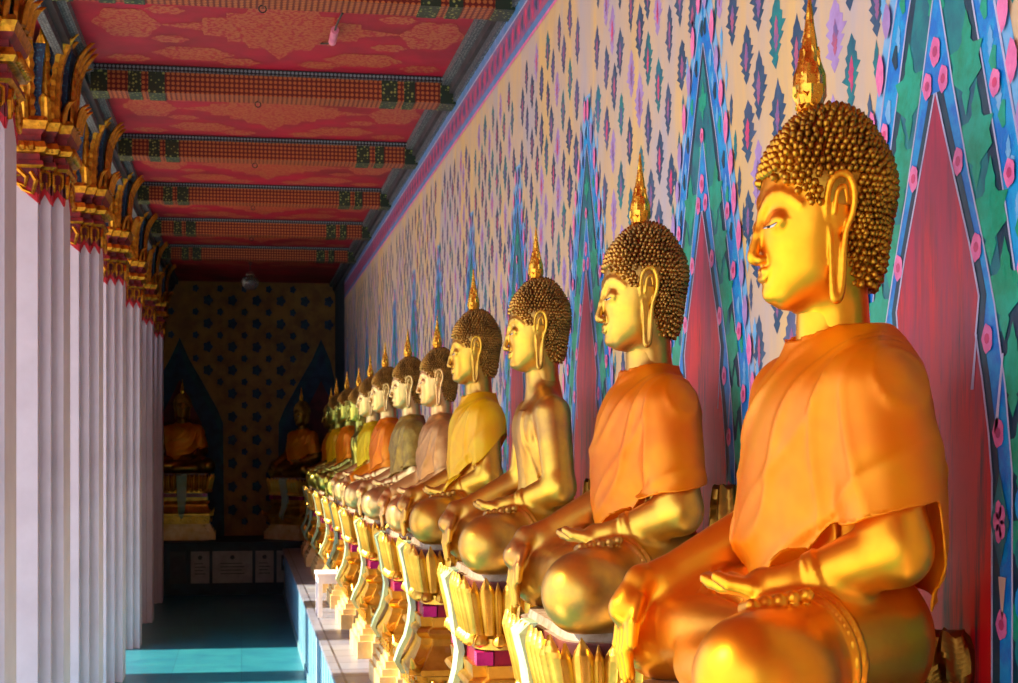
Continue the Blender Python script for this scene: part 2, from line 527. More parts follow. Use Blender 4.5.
# vertical streak bands on the tan ground (faded blue and lilac veils)
zt = 3.90
def gap(y, z):
    t = (y - NC0) / NSP
    t = (t - round(t)) * NSP
    return abs(t) - interp(z, P_OUT)
row = 0
z = .75
while z < 3.84:
    yy = 1.5 + (row % 2) * .125
    while yy < 21.6:
        y = yy + rnd.uniform(-.025, .025)
        g = gap(y, z)
        zz = z + rnd.uniform(-.015, .015)
        if g > .085 and zz < zt - .09:
            rw = rnd.uniform(.046, .062); rh = rnd.uniform(.078, .100)
            mt = rnd.choice(['m_navy', 'm_navy', 'm_teal', 'm_navy', 'm_lilac'])
            wp(jag(y, zz, rw, rh), 1, mt)
            wp(jag(y + rnd.uniform(-.003, .003), zz - .006, rw * .34, rh * .5, 5), 2, rnd.choice(['m_deep', 'm_rose', 'm_rose', 'm_rose']))
        yy += .25
    z += .115; row += 1
NB = 13
for k in range(-1, NB):
    c = NC0 + NSP * k
    if c - .43 > YE - .4: break
    near = k < 4
    # pale halo, sky band, teal body, blue band, niche
    shape([(z + .06 if i == 0 else z, w_ + .045) for i, (z, w_) in enumerate(P_OUT)], c, 1.5, 'm_sky')
    shape(P_OUT, c, 4, 'm_blue')
    strip(P_OUT, c, .008, 5, 'm_line')
    shape(P_IN1, c, 5, 'm_dark')
    # teal spearhead in the upper part
    shape([(3.13, 0), (2.9, .09), (2.6, .19), (2.3, .26), (2.2, .27)], c, 6, 'm_teal')
    strip(P_IN1, c, .006, 7, 'm_line')
    # leaf clusters, green, on dark ground
    for i in range(15):
        z = 3.0 - i * .145
        wi, wo = interp(z, P_MID) if z < 2.84 else 0, interp(z, P_IN1)
        if wo - wi < .03: continue
        if wi == 0:
            leafcl(c, z, .06, 8, 'm_green')
        else:
            for s in (-1, 1): leafcl(c + s * ((wi + wo) / 2 + .004 * (i % 3 - 1)), z, min(.10, (wo - wi) * 1.05), 8, 'm_green')
    shape(P_MID, c, 9, 'm_blue')
    strip(P_MID, c, .006, 10, 'm_line')
    shape([(z_ , w_ + .03) for z_, w_ in P_NIC], c, 10, 'm_dark')
    shape(P_NIC, c, 12, 'niche')
    strip(P_NIC, c, .007, 13, 'm_line')
    # curled white lines at the shoulder of the niche
    for s in (-1, 1):
        for (ya, za, yb_, zb) in ((.15, 2.10, .17, 2.2), (.24, 2.02, .27, 2.16)):
            wp([(c + s * ya, za), (c + s * yb_, zb), (c + s * (yb_ + .006), zb), (c + s * (ya + .012), za)], 14, 'm_line')
    # flowers between the bands
    z = 2.80
    flower(c, 2.76, .026, 14); flower(c, 2.90, .02, 14)
    i = 0
    z = 2.70
    while z > .7:
        i += 1
        wn, wm, wi, wo = interp(z, P_NIC), interp(z, P_MID), interp(z, P_IN1), interp(z, P_OUT)
        for s in (-1, 1):
            if i % 2: flower(c + s * (wn + (wm - wn) * .55), z, .024, 14)
            else:
                flower(c + s * (wi + .03), z + .03, .023, 14)
            if z < 1.95:    # lower border: yellow darts and pink lozenges in the blue strip
                yy = c + s * (wm - .03)
                if i % 3 == 0: wp([(yy - .014, z), (yy + .014, z), (yy, z - .085)], 14, 'ochre')
                yy = c + s * (wi + .028)
                if i % 3 == 1: wp([(yy - .014, z), (yy + .014, z), (yy, z - .085)], 14, 'ochre')
                wp(oval(c + s * .335, z - .04, .02, .03), 13, 'm_teal' if i % 2 else 'm_blue')
        z -= .085
    z = 3.3
    while z > .7:
        wo = interp(z, P_OUT)
        for s in (-1, 1):
            wp(oval(c + s * (wo + .03 + rnd.uniform(-.004, .010)), z, .020, .036 + rnd.uniform(0, .014), 9, .1), 14, rnd.choice(['m_pink', 'm_pink', 'm_lilac']))
            wp(jag(c + s * (wo + .062), z + .04, .016, .045, 4), 2, rnd.choice(['m_teal', 'm_navy', 'm_sky']))
            wp(oval(c + s * (wo - .040), z + .02, .014, .026, 8, .25), 6.2, rnd.choice(['m_dark', 'm_sky', 'm_green']))
            if rnd.random() < .6: wp(jag(c + s * (wo - .018), z - .05, .012, .03, 4), 6, 'm_sky')
        z -= .105
    # lozenge flower where the border turns
    for s in (-1, 1):
        yy = c + s * .262
        wp([(yy, 1.78), (yy + .035, 1.86), (yy, 1.95), (yy - .035, 1.86)], 15, 'm_teal')
        for q in range(5): wp(oval(yy + .012 * math.cos(q * 1.2566), 1.862 + .022 * math.sin(q * 1.2566), .012, .018, 8), 16, 'm_pink')
# frieze above
def hb(z0, z1, layer, mat): wp([(Y0, z0), (YE, z0), (YE, z1), (Y0, z1)], layer, mat)
hb(3.90, ZC, 2, 'frieze_blue'); hb(3.895, 3.912, 4, 'm_pink'); hb(3.95, 4.09, 3, 'm_rose'); hb(4.09, 4.10, 4, 'm_line')
y = 1.5
while y < 20:
    wp(oval(y, 4.02, .035, .05, 10, .2), 5, 'm_deep'); wp(oval(y + .09, 4.02, .025, .04, 8, .2), 5, 'm_navy')
    wp([(y, 4.12), (y + .03, 4.20), (y - .03, 4.20)], 5, 'm_sky')
    y += .18
# dark teal strip at the far end
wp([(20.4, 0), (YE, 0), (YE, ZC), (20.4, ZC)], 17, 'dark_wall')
struct(b.build('wall_right'), 'painted mural wall with tan ground, teal spires and red niches')

# ------------------------------------------------------------------ end wall
b = MB()
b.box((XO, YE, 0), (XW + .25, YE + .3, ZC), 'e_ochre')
def ep(pts, layer, mat):
    n = len(pts)
    a = sum(pts[i][0] * pts[(i + 1) % n][1] - pts[(i + 1) % n][0] * pts[i][1] for i in range(n))
    idx = tuple(range(n)) if a > 0 else tuple(reversed(range(n)))
    b.add([(x, YE - .001 * layer, z) for x, z in pts], [idx], mat)
def gapx(x, z):
    best = 9
    for c in ECS:
        best = min(best, abs(x - c) - interp(z, EP))
    return best
ECS = [-.86 - 1.9 * 0, 1.12, -2.9, -4.9, -6.9]
EP = [(3.5, 0), (3.2, .13), (2.9, .30), (2.5, .52), (2.3, .60), (.6, .62)]
EN = [(2.9, 0), (2.6, .15), (2.3, .3), (2.1, .34), (.6, .34)]
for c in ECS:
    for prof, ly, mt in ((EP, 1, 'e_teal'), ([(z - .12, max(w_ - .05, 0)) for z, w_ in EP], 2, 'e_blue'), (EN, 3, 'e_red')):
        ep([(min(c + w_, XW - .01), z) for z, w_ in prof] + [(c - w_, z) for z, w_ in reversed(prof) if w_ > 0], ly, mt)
row = 0
z = .9
while z < 4.25:
    x = -2.0 + (row % 2) * .17
    while x < 1.3:
        if gapx(x, z) > .08:
            r = .062 if row % 2 else .042
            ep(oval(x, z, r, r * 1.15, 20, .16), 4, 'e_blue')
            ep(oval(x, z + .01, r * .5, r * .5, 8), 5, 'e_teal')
        x += .34
    z += .165; row += 1
struct(b.build('wall_end'), 'dark ochre end wall with rosettes and teal arches')
# outer wall of the side wing's far end
b = MB(); b.box((XO - .3, 19.6, -.3), (XO, YE + .3, ZC), 'plaster')
struct(b.build('wall_left'))

b = MB(); b.box((XO, 19.3, -.3), (-1.72, 19.5, ZC), 'plaster'); b.box((-1.95, 15.75, -.3), (-1.72, 19.3, 3.0), 'plaster')  # unseen walls added to block the sun and darken the gallery end
struct(b.build('wall_sun_block'), 'added unseen wall keeping sun and sky off the far end')
b = MB(); b.box((-2.0, Y0 - .3, 0), (XW + .25, Y0 - .1, ZC + .2), 'plaster')  # unseen wall added behind the camera to darken reflections in the gold
struct(b.build('wall_back_shade'))

# plaques on the end bench front
for i, (x0, x1, mt) in enumerate(((-.93, -.72, 'frame_dark'), (-.66, -.42, 'plaque'), (-.38, .14, 'plaque'), (.18, .42, 'plaque'), (.46, .70, 'plaque'))):
    p = empty('memorial_plaque', ((x0 + x1) / 2, BY, .16))
    q = MB(); hw = (x1 - x0) / 2
    q.box((-hw, -.02, 0), (hw, -.001, .42), mt)
    q.build('slab', p)
    q = MB()
    if i == 4: q.box((-.06, -.026, .16), (.06, -.0205, .36), 'frame_dark'); q.box((-.035, -.03, .22), (.035, -.0265, .31), 'm_sky')
    elif i == 0: q.box((-.08, -.026, .1), (.08, -.0205, .34), 'mould_dark')
    else:
        for k_ in range(4): q.box((-hw * .6, -.024, .12 + .045 * k_), (hw * .6 - .03 * (k_ % 2), -.0205, .13 + .045 * k_), 'frame_dark')
        q.add([(.03 * math.cos(a), -.024, .34 + .03 * math.sin(a)) for a in [PI / 4 * j for j in range(8)]], [tuple(range(8))], 'frame_dark')
    q.build('picture' if i == 4 else 'inscription', p)
    lab = ['dark plaque at the left end of the bench front beside the columns', 'narrow pale plaque right of the dark one on the bench front',
           'widest pale marble plaque in the middle of the bench front', 'blank narrow pale plaque right of the wide one on the bench front',
           'pale plaque with a small dark framed picture, nearest the ledge'][i]
    tag(p, lab, 'plaque', 'plaques on the front of the end bench')

# ------------------------------------------------------------------ columns
def make_column():
    root = empty('column', (0, 0, 0))
    s = MB(); st = .062
    pl = redent(CH, CH, st)
    s.loft([ring(pl, 0), ring(pl, 4.05)], 'white')
    s.build('shaft', root)
    c = MB()
    zb = 3.33
    def P(off): return redent(CH + off, CH + off, st)
    tiers = [(.016, 3.52, 'cap_gold'), (.035, 3.535, 'cap_gold'), (.03, 3.56, 'cap_red'), (.012, 3.565, 'cap_red'), (.012, 3.60, 'cap_red'), (.04, 3.605, 'cap_gold'), (.055, 3.63, 'cap_gold'), (.04, 3.665, 'cap_gold'),
             (.02, 3.67, 'mould_dark'), (.02, 3.70, 'cap_red'), (.045, 3.73, 'cap_red'), (.05, 3.75, 'cap_gold'), (.062, 3.775, 'cap_gold'), (.05, 3.80, 'cap_gold'),
             (.02, 3.80, 'cap_blue'), (.022, 3.95, 'cap_blue'), (.03, 4.08, 'cap_blue'), (.05, 4.20, 'cap_blue')]
    rings = [ring(P(o_), z_) for o_, z_, _ in tiers]
    c.loft(rings, 'cap_gold', mats=[t[2] for t in tiers[1:]] + ['cap_blue'])
    # collar: red edged zigzag and gold loops on each facet
    pp = P(.0)
    n = len(pp)
    for i in range(n):
        a, d = Vector(pp[i] + (0,)), Vector(pp[(i + 1) % n] + (0,))
        L = (d - a).length
        u = (d - a).normalized(); nrm = Vector((u.y, -u.x, 0))
        if nrm.x < -.5 and False: continue
        o_ = a
        k = 1
        # u x v must equal the outward normal
        pk = min(.15, L * .42 + .03)
        def V2(pts, th, mt, zz=0): c.slab([(x, y) for x, y in pts], o_ + nrm * zz, u, Vector((0, 0, 1)), th, mt)
        V2([(0, zb), (L / 2, zb + pk), (L, zb), (L, 3.52), (0, 3.52)], .008, 'edge_red')
        V2([(0, zb + .05), (L / 2, zb + pk + .035), (L, zb + .05), (L, 3.53), (0, 3.53)], .013, 'cap_red')
        m_ = L / 2
        for q in (-1, 1):
            if L > .1:
                pts = [o_ + u * (m_ + q * x) + Vector((0, 0, z_)) + nrm * .016 for x, z_ in ((.01, 3.50), (.07, 3.515), (.12, 3.47), (.11, 3.42), (.06, 3.44), (.055, 3.475), (.085, 3.48))]
                c.tube(pts, [.012, .013, .014, .013, .011, .009, .006], 'cap_gold', 5)
                pts = [o_ + u * (m_ + q * x) + Vector((0, 0, z_)) + nrm * .016 for x, z_ in ((.14, 3.50), (.17, 3.45), (.15, 3.38), (.10, 3.40), (.04, 3.47))]
                c.tube(pts, [.012, .014, .012, .010, .006], 'cap_gold', 5)
            else:
                pts = [o_ + u * (m_ + q * x) + Vector((0, 0, z_)) + nrm * .014 for x, z_ in ((.0, 3.515), (.026, 3.50), (.026, 3.44), (.014, 3.41), (.01, 3.45))]
                c.tube(pts, [.009, .010, .010, .008, .005], 'cap_gold', 5)
        # scale beads over the gold torus
        nb = max(1, int(L / .05))
        for j in range(nb):
            p = o_ + u * (L * (j + .5) / nb) + nrm * .05
            c.lathe([(.0, 3.605), (.02, 3.615), (.022, 3.635), (.012, 3.66), (0, 3.665)], 'cap_gold', 6, (p.x, p.y))
    cap = c.build('capital', root)
    # petals
    def petal(h, wd, curl, serr, mat='cap_gold'):
        p = MB(); N = 15 if serr else 7
        rows = []
        for i in range(N + 1):
            t = i / N
            wv = wd * (1 - .15 * t) if t < .75 else wd * (1.15 * (1 - (t - .75) / .25) ** .7 + .02)
            if serr and i % 2: wv *= 1.28
            out = curl * t ** 5 + .02 * t
            z_ = h * t - (.06 * curl / .1 * max(0, t - .85) if curl > .1 else 0)
            rows.append([(-wv, -out, z_), (-wv * .45, -out - .014, z_), (0, -out - .008, z_), (wv * .45, -out - .014, z_), (wv, -out, z_), (wv * .6, -out + .012, z_), (-wv * .6, -out + .012, z_)])
        p.loft([[(x, y, z_) for x, y, z_ in r] for r in rows], mat)
        return p
    big = petal(.47, .036, .10, True)
    meB = big.build('petal', cap, 40)
    crn = petal(.46, .036, .17, True).build('petal', cap, 40)
    sm = petal(.14, .036, .04, False).build('petal', cap, 40)
    first = {'b': True, 'c': True, 's': True}
    protos = {'b': meB, 'c': crn, 's': sm}
    def place(kind, x, y, z_, rz):
        o = protos[kind]
        if not first[kind]:
            o = o.copy(); COL.objects.link(o)
        first[kind] = False
        o.location = (x, y, z_); o.rotation_euler = (0, 0, rz)
    o_ = CH + .035
    for side in range(4):
        rz = side * PI / 2
        cs, sn = math.cos(rz), math.sin(rz)
        for lx, oy, kd in ((-.125, o_, 'b'), (0, o_, 'b'), (.125, o_, 'b'), (.205, o_ - st, 'b'), (-.205, o_ - st, 'b')):
            x, y = lx, -oy
            place(kd, x * cs - y * sn, x * sn + y * cs, 3.80, rz)
        x, y = CH - .055 + .02, -(CH - .055 + .02)
        place('c', x * cs - y * sn, x * sn + y * cs, 3.80, rz + PI / 4)
        for lx, oy in ((-.10, o_ + .03), (0.0, o_ + .03), (.10, o_ + .03), (.215, o_ - st + .03), (-.215, o_ - st + .03)):
            x, y = lx, -oy
            place('s', x * cs - y * sn, x * sn + y * cs, 3.785, rz)
    return root
col0 = make_column()
cys = [6.7 + 2.2 * k + CH for k in range(7)] + [4.5 + CH, 2.3 + CH, .1 + CH]
ords = ['cropped at the left edge of the picture', 'widest white column in full view, second from the left edge', 'white column just behind the widest one', 'fourth white column from the left edge',
        'fifth white column from the left edge', 'sixth white column from the left edge', 'farthest white column, beside the dark end of the gallery', '', '', '']
extra = []
for i, y in enumerate(cys):
    if i > 6:
        if y > 0: extra.append(y)
        continue
    o = col0 if i == 0 else copy_tree(col0)
    o.location = (XC - CH, y, 0)
    tag(o, ('white stepped column with gilded capital, ' + ords[i]) if not ords[i].startswith(('white', 'widest', 'far', 'fourth', 'fifth', 'sixth')) else ords[i] + (' with gilded capital' if len(ords[i].split()) < 13 else ''), 'column', 'white columns with gilded capitals')

# ------------------------------------------------------------------ beams
def make_beam():
    root = empty('ceiling_beam', (0, 0, 0))
    L0, L1 = -.90, XW - .002
    q = MB()
    q.box((L0, -7 / 34, 0), (L1, 0, ZC - ZB - .001), 'beam')
    q.build('beam_body', root)
    q = MB()
    for x0, x1 in ((L0, L0 + .10), (-.68, -.60), (-.56, -.46), (.86, .96), (1.0, 1.07), (L1 - .10, L1)):
        q.box((x0, -.211, -.005), (x1 - .001, .006, ZC - ZB - .03), 'beam_green')
    q.build('painted_band', root)
    q = MB()
    q.box((L0, -.235, ZC - ZB - .035), (L1, -.207, ZC - ZB - .002), 'bead')
    q.box((L0, .001, ZC - ZB - .035), (L1, .03, ZC - ZB - .002), 'bead')
    q.build('beaded_edge', root)
    q = MB()
    q.tube([(.1 + .018 * math.cos(a), -.11, -.03 + .018 * math.sin(a)) for a in [PI * 2 * j / 10 + PI / 2 for j in range(10)]], .004, 'wire', 5)
    q.build('hook', root)
    return root
bm0 = make_beam()
bl = ['nearest', 'second nearest', 'third', 'fourth', 'fifth', 'farthest']
for i, k in enumerate(range(0, 6)):
    o = bm0 if i == 0 else copy_tree(bm0)
    o.location = (0, 7.75 + 2.15 * k, ZB)
    tag(o, ['nearest patterned ceiling beam, cut by the top of the picture', 'second patterned ceiling beam from the top of the picture', 'third patterned ceiling beam, between crimson panels',
            'fourth patterned ceiling beam counted from the camera', 'fifth patterned ceiling beam, last but one before the dark end', 'farthest patterned ceiling beam, right above the dark end wall'][i], 'beam', 'patterned beams under the crimson ceiling')

# ------------------------------------------------------------------ signed-distance modelling
def seg(P, a, b, ra, rb):
    a = np.array(a, np.float32); b = np.array(b, np.float32)
    d = b - a
    t = np.clip(((P[0] - a[0]) * d[0] + (P[1] - a[1]) * d[1] + (P[2] - a[2]) * d[2]) / max(float(d @ d), 1e-9), 0, 1)
    return np.sqrt((P[0] - a[0] - d[0] * t) ** 2 + (P[1] - a[1] - d[1] * t) ** 2 + (P[2] - a[2] - d[2] * t) ** 2) - (ra + (rb - ra) * t)
def ell(P, c, r):
    k0 = np.sqrt(((P[0] - c[0]) / r[0]) ** 2 + ((P[1] - c[1]) / r[1]) ** 2 + ((P[2] - c[2]) / r[2]) ** 2)
    k1 = np.sqrt(((P[0] - c[0]) / r[0] ** 2) ** 2 + ((P[1] - c[1]) / r[1] ** 2) ** 2 + ((P[2] - c[2]) / r[2] ** 2) ** 2)
    return k0 * (k0 - 1) / np.maximum(k1, 1e-6)
def band(P, a, b, t, rad, w_):
    """thin raised ring round the limb a-b at fraction t"""
    a = np.array(a, np.float32); b = np.array(b, np.float32)
    L_ = float(np.linalg.norm(b - a)); d = (b - a) / L_
    X, Y, Z = P[0] - a[0], P[1] - a[1], P[2] - a[2]
    s_ = X * d[0] + Y * d[1] + Z * d[2]
    r = np.sqrt(np.maximum(X * X + Y * Y + Z * Z - s_ * s_, 1e-9))
    return np.maximum(np.abs(s_ - t * L_) - w_, r - rad)
def smin(a, b, k):
    h = np.clip(.5 + .5 * (b - a) / k, 0, 1)
    return b + (a - b) * h - k * h * (1 - h)
def smax(a, b, k): return -smin(-a, -b, k)
def chain(P, pts, rads, k=.01):
    d = None
    for i in range(len(pts) - 1):
        s = seg(P, pts[i], pts[i + 1], rads[i], rads[i + 1])
        d = s if d is None else smin(d, s, k)
    return d
def spline(pts, rads, n):
    A = np.array([tuple(p) + (r,) for p, r in zip(pts, rads)])
    out = []
    for i in range(len(A) - 1):
        p0, p1, p2, p3 = A[max(i - 1, 0)], A[i], A[i + 1], A[min(i + 2, len(A) - 1)]
        for k in range(n):
            t = k / n
            out.append(.5 * (2 * p1 + (p2 - p0) * t + (2 * p0 - 5 * p1 + 4 * p2 - p3) * t * t + (3 * p1 - p0 - 3 * p2 + p3) * t ** 3))
    out.append(A[-1])
    return [tuple(o[:3]) for o in out], [float(o[3]) for o in out]
def nets(fn, lo, hi, h):
    ax = [np.arange(l, u + h, h, dtype=np.float32) for l, u in zip(lo, hi)]
    P = (ax[0][:, None, None], ax[1][None, :, None], ax[2][None, None, :])
    V = fn(P)
    V = np.broadcast_to(V, (len(ax[0]), len(ax[1]), len(ax[2]))).astype(np.float32)
    S = V < 0
    nx, ny, nz = [n - 1 for n in V.shape]
    cnt = np.zeros((nx, ny, nz), np.int8)
    for i in (0, 1):
        for j in (0, 1):
            for k in (0, 1):
                cnt += S[i:i + nx, j:j + ny, k:k + nz]
    act = (cnt > 0) & (cnt < 8)
    ids = np.full((nx, ny, nz), -1, np.int64)
    I, J, K = np.nonzero(act)
    ids[I, J, K] = np.arange(len(I))
    acc = np.zeros((len(I), 3)); num = np.zeros(len(I))
    offs = [(i, j, k) for i in (0, 1) for j in (0, 1) for k in (0, 1)]
    for a in offs:
        for axis in range(3):
            if a[axis]: continue
            b_ = list(a); b_[axis] = 1
            va = V[I + a[0], J + a[1], K + a[2]]; vb = V[I + b_[0], J + b_[1], K + b_[2]]
            m = (va < 0) != (vb < 0)
            t = np.where(m, va / np.where(m, va - vb, 1), 0)
            p = np.array(a, float)[None, :].repeat(len(I), 0)
            p[:, axis] += t
            acc += p * m[:, None]; num += m
    pos = (acc / num[:, None] + np.stack([I, J, K], 1)) * h + np.array(lo)
    F = []
    for axis in range(3):
        sl0 = [slice(None)] * 3; sl1 = [slice(None)] * 3
        sl0[axis] = slice(0, -1); sl1[axis] = slice(1, None)
        A, B = S[tuple(sl0)], S[tuple(sl1)]
        E = np.argwhere(A != B)
        u, v_ = (axis + 1) % 3, (axis + 2) % 3
        dims = (nx, ny, nz)
        ok = (E[:, u] > 0) & (E[:, v_] > 0) & (E[:, u] < dims[u]) & (E[:, v_] < dims[v_])
        E = E[ok]
        def cid(du, dv):
            c = E.copy(); c[:, u] -= du; c[:, v_] -= dv
            return ids[c[:, 0], c[:, 1], c[:, 2]]
        q = np.stack([cid(1, 1), cid(0, 1), cid(0, 0), cid(1, 0)], 1)
        fl = ~A[E[:, 0], E[:, 1], E[:, 2]]
        q[fl] = q[fl][:, ::-1]
        F.append(q)
    F = np.concatenate(F)
    F = F[(F >= 0).all(1)]
    return pos, F
def net_obj(name, fn, lo, hi, h, mat, parent=None, post=None):
    pos, F = nets(fn, lo, hi, h)
    if post is not None: pos = post(pos)
    me = bpy.data.meshes.new(name)
    me.vertices.add(len(pos)); me.vertices.foreach_set('co', pos.astype(np.float32).ravel())
    me.loops.add(len(F) * 4); me.loops.foreach_set('vertex_index', F.astype(np.int32).ravel())
    me.polygons.add(len(F))
    me.polygons.foreach_set('loop_start', np.arange(0, len(F) * 4, 4, dtype=np.int32))
    me.polygons.foreach_set('use_smooth', np.ones(len(F), bool))
    me.update(calc_edges=True); me.validate()
    me.materials.append(M[mat])
    o = bpy.data.objects.new(name, me)
    COL.objects.link(o)
    if parent: o.parent = parent
    return o

# limb joints; the statue faces local -Y, its left is +X
SHL, ELL, WRL = (.207, .035, .530), (.285, .045, .285), (.205, -.100, .222)
SHR, ELR, WRR = (-.207, .035, .530), (-.290, .015, .300), (-.300, -.205, .198)
HIP, KNL = (.13, .045, .120), (.340, -.232, .094)
KNR = (-.340, -.200, .094)
def mir(p): return (-p[0], p[1], p[2])
def lerp(a, b, t): return tuple(x + (y - x) * t for x, y in zip(a, b))
def torso(P):
    d = ell(P, (0, .045, .13), (.235, .150, .135))
    d = smin(d, ell(P, (0, .045, .30), (.150, .098, .17)), .06)
    d = smin(d, ell(P, (0, .035, .460), (.190, .100, .140)), .06)
    d = smin(d, seg(P, (-.16, .04, .530), (.16, .04, .530), .058, .058), .045)
    for s in (-1, 1): d = smin(d, seg(P, (0, .038, .622), (s * .16, .035, .540), .046, .048), .03)
    for s in (-1, 1): d = smin(d, ell(P, (s * .085, -.030, .49), (.08, .028, .06)), .04)
    d = smin(d, seg(P, (0, .045, .58), (0, .035, .70), .070, .058), .03)
    for z in (.655, .680): d = smin(d, seg(P, (0, .035, z), (0, .035, z + .004), .0615, .0615), .006)
    return d
def arms(P):
    l = smin(seg(P, SHL, ELL, .068, .057), seg(P, ELL, WRL, .060, .039), .02)
    r = smin(seg(P, SHR, ELR, .068, .055), seg(P, ELR, WRR, .057, .036), .02)
    return l, r
def legs(P):
    a = seg(P, HIP, KNL, .128, .093)
    b_ = seg(P, mir(HIP), KNR, .128, .093)
    sl = seg(P, (.330, -.170, .082), (-.10, -.185, .055), .078, .055)
    sr = seg(P, (-.330, -.175, .092), (.135, -.140, .122), .082, .050)
    for q_ in (-1, 1): sl = smin(sl, ell(P, (q_ * .335, -.188 - .018 * q_, .095), (.105, .118, .095)), .03)
    d = smin(smin(a, b_, .03), sl, .03)
    return smin(d, sr, .018)
def body_fn(P):
    d = torso(P)
    al, ar = arms(P)
    d = smin(d, al, .028); d = smin(d, ar, .028)
    # garment edge: a raised diagonal fold from the left shoulder under the right arm, and the hanging sash
    tz = torso(P)
    q_ = P[0] * .66 + (P[2] - .50) * -.75
    for o_ in ():
        pl = np.abs(q_ - o_ + 1.1 * (P[0] - .06) ** 2) - .0045
        d = smin(d, np.maximum(np.maximum(pl, np.abs(tz - .002) - .005), P[1] - .02), .006)
    sx = np.abs(P[0] - .085 + (P[2] - .55) * .10) - .030
    sash = np.maximum(np.maximum(sx, np.abs(tz - .003) - .006), np.maximum(np.abs(P[2] - .38) - .17, P[1]))
    d = smin(d, sash, .006)
    lg = legs(P)
    d = smin(d, lg, .035)
    # lap filled under the hands
    d = smin(d, ell(P, (0, -.09, .07), (.24, .15, .065)), .03)
    # hems: on the knees, ankle and wrists
    for kn, q in ((KNL, 1), (KNR, -1)):
        h0 = (HIP[0] * q, HIP[1], HIP[2])
        for t in (.52, .575):
            d = smin(d, band(P, h0, kn, t, .128 + (.093 - .128) * t + .0085, .006), .007)
    for t in (.78, .86):
        d = smin(d, band(P, ELL, WRL, t, .060 + (.039 - .060) * t + .0055, .005), .006)
    # right foot lying on the left thigh, sole up, with five toes
    d = smin(d, chain(P, [(.12, -.140, .135), (.20, -.150, .170), (.268, -.165, .186)], [.046, .038, .028]), .015)
    for i in range(5):
        y = -.222 + .024 * i
        d = smin(d, seg(P, (.268, y, .192 + .004 * i), (.306, y + .002, .200 + .004 * i), .0125, .0125), .002)
    # left hand, palm up in the lap, fingers towards the right knee
    d = smin(d, chain(P, [WRL, (.185, -.125, .218), (.160, -.150, .214)], [.039, .034, .036]), .012)
    d = smin(d, ell(P, (.150, -.155, .213), (.048, .044, .022)), .012)
    for i, (bx, by, L) in enumerate(((.130, -.192, .066), (.113, -.176, .074), (.104, -.157, .072), (.100, -.138, .060))):
        p1 = (bx - L * .42, by - L * .26, .214); p2 = (bx - L * .78, by - L * .46, .219); p3 = (bx - L * .98, by - L * .58, .224)
        d = smin(d, chain(P, [(bx, by, .214), p1, p2, p3], [.0140, .0132, .0122, .0105], .004), .005)
    d = smin(d, chain(P, [(.175, -.180, .216), (.155, -.212, .222), (.132, -.228, .232)], [.016, .0135, .0112], .004), .007)
    # right hand over the shin, fingers down
    d = smin(d, chain(P, [WRR, (-.298, -.255, .188), (-.290, -.290, .140)], [.034, .033, .036]), .014)
    d = smin(d, ell(P, (-.292, -.286, .135), (.044, .022, .046)), .012)
    for i in range(4):
        x = -.330 + .025 * i
        L = (.088, .104, .108, .094)[i]
        z0 = .112
        d = smin(d, chain(P, [(x, -.290, z0), (x + .002, -.297, z0 - L * .5), (x + .003, -.290, z0 - L)], [.0130, .0120, .0100], .004), .004)
    d = smin(d, chain(P, [(-.260, -.268, .157), (-.238, -.286, .116), (-.234, -.290, .078)], [.015, .0125, .0105], .004), .008)
    return np.maximum(d, -P[2])

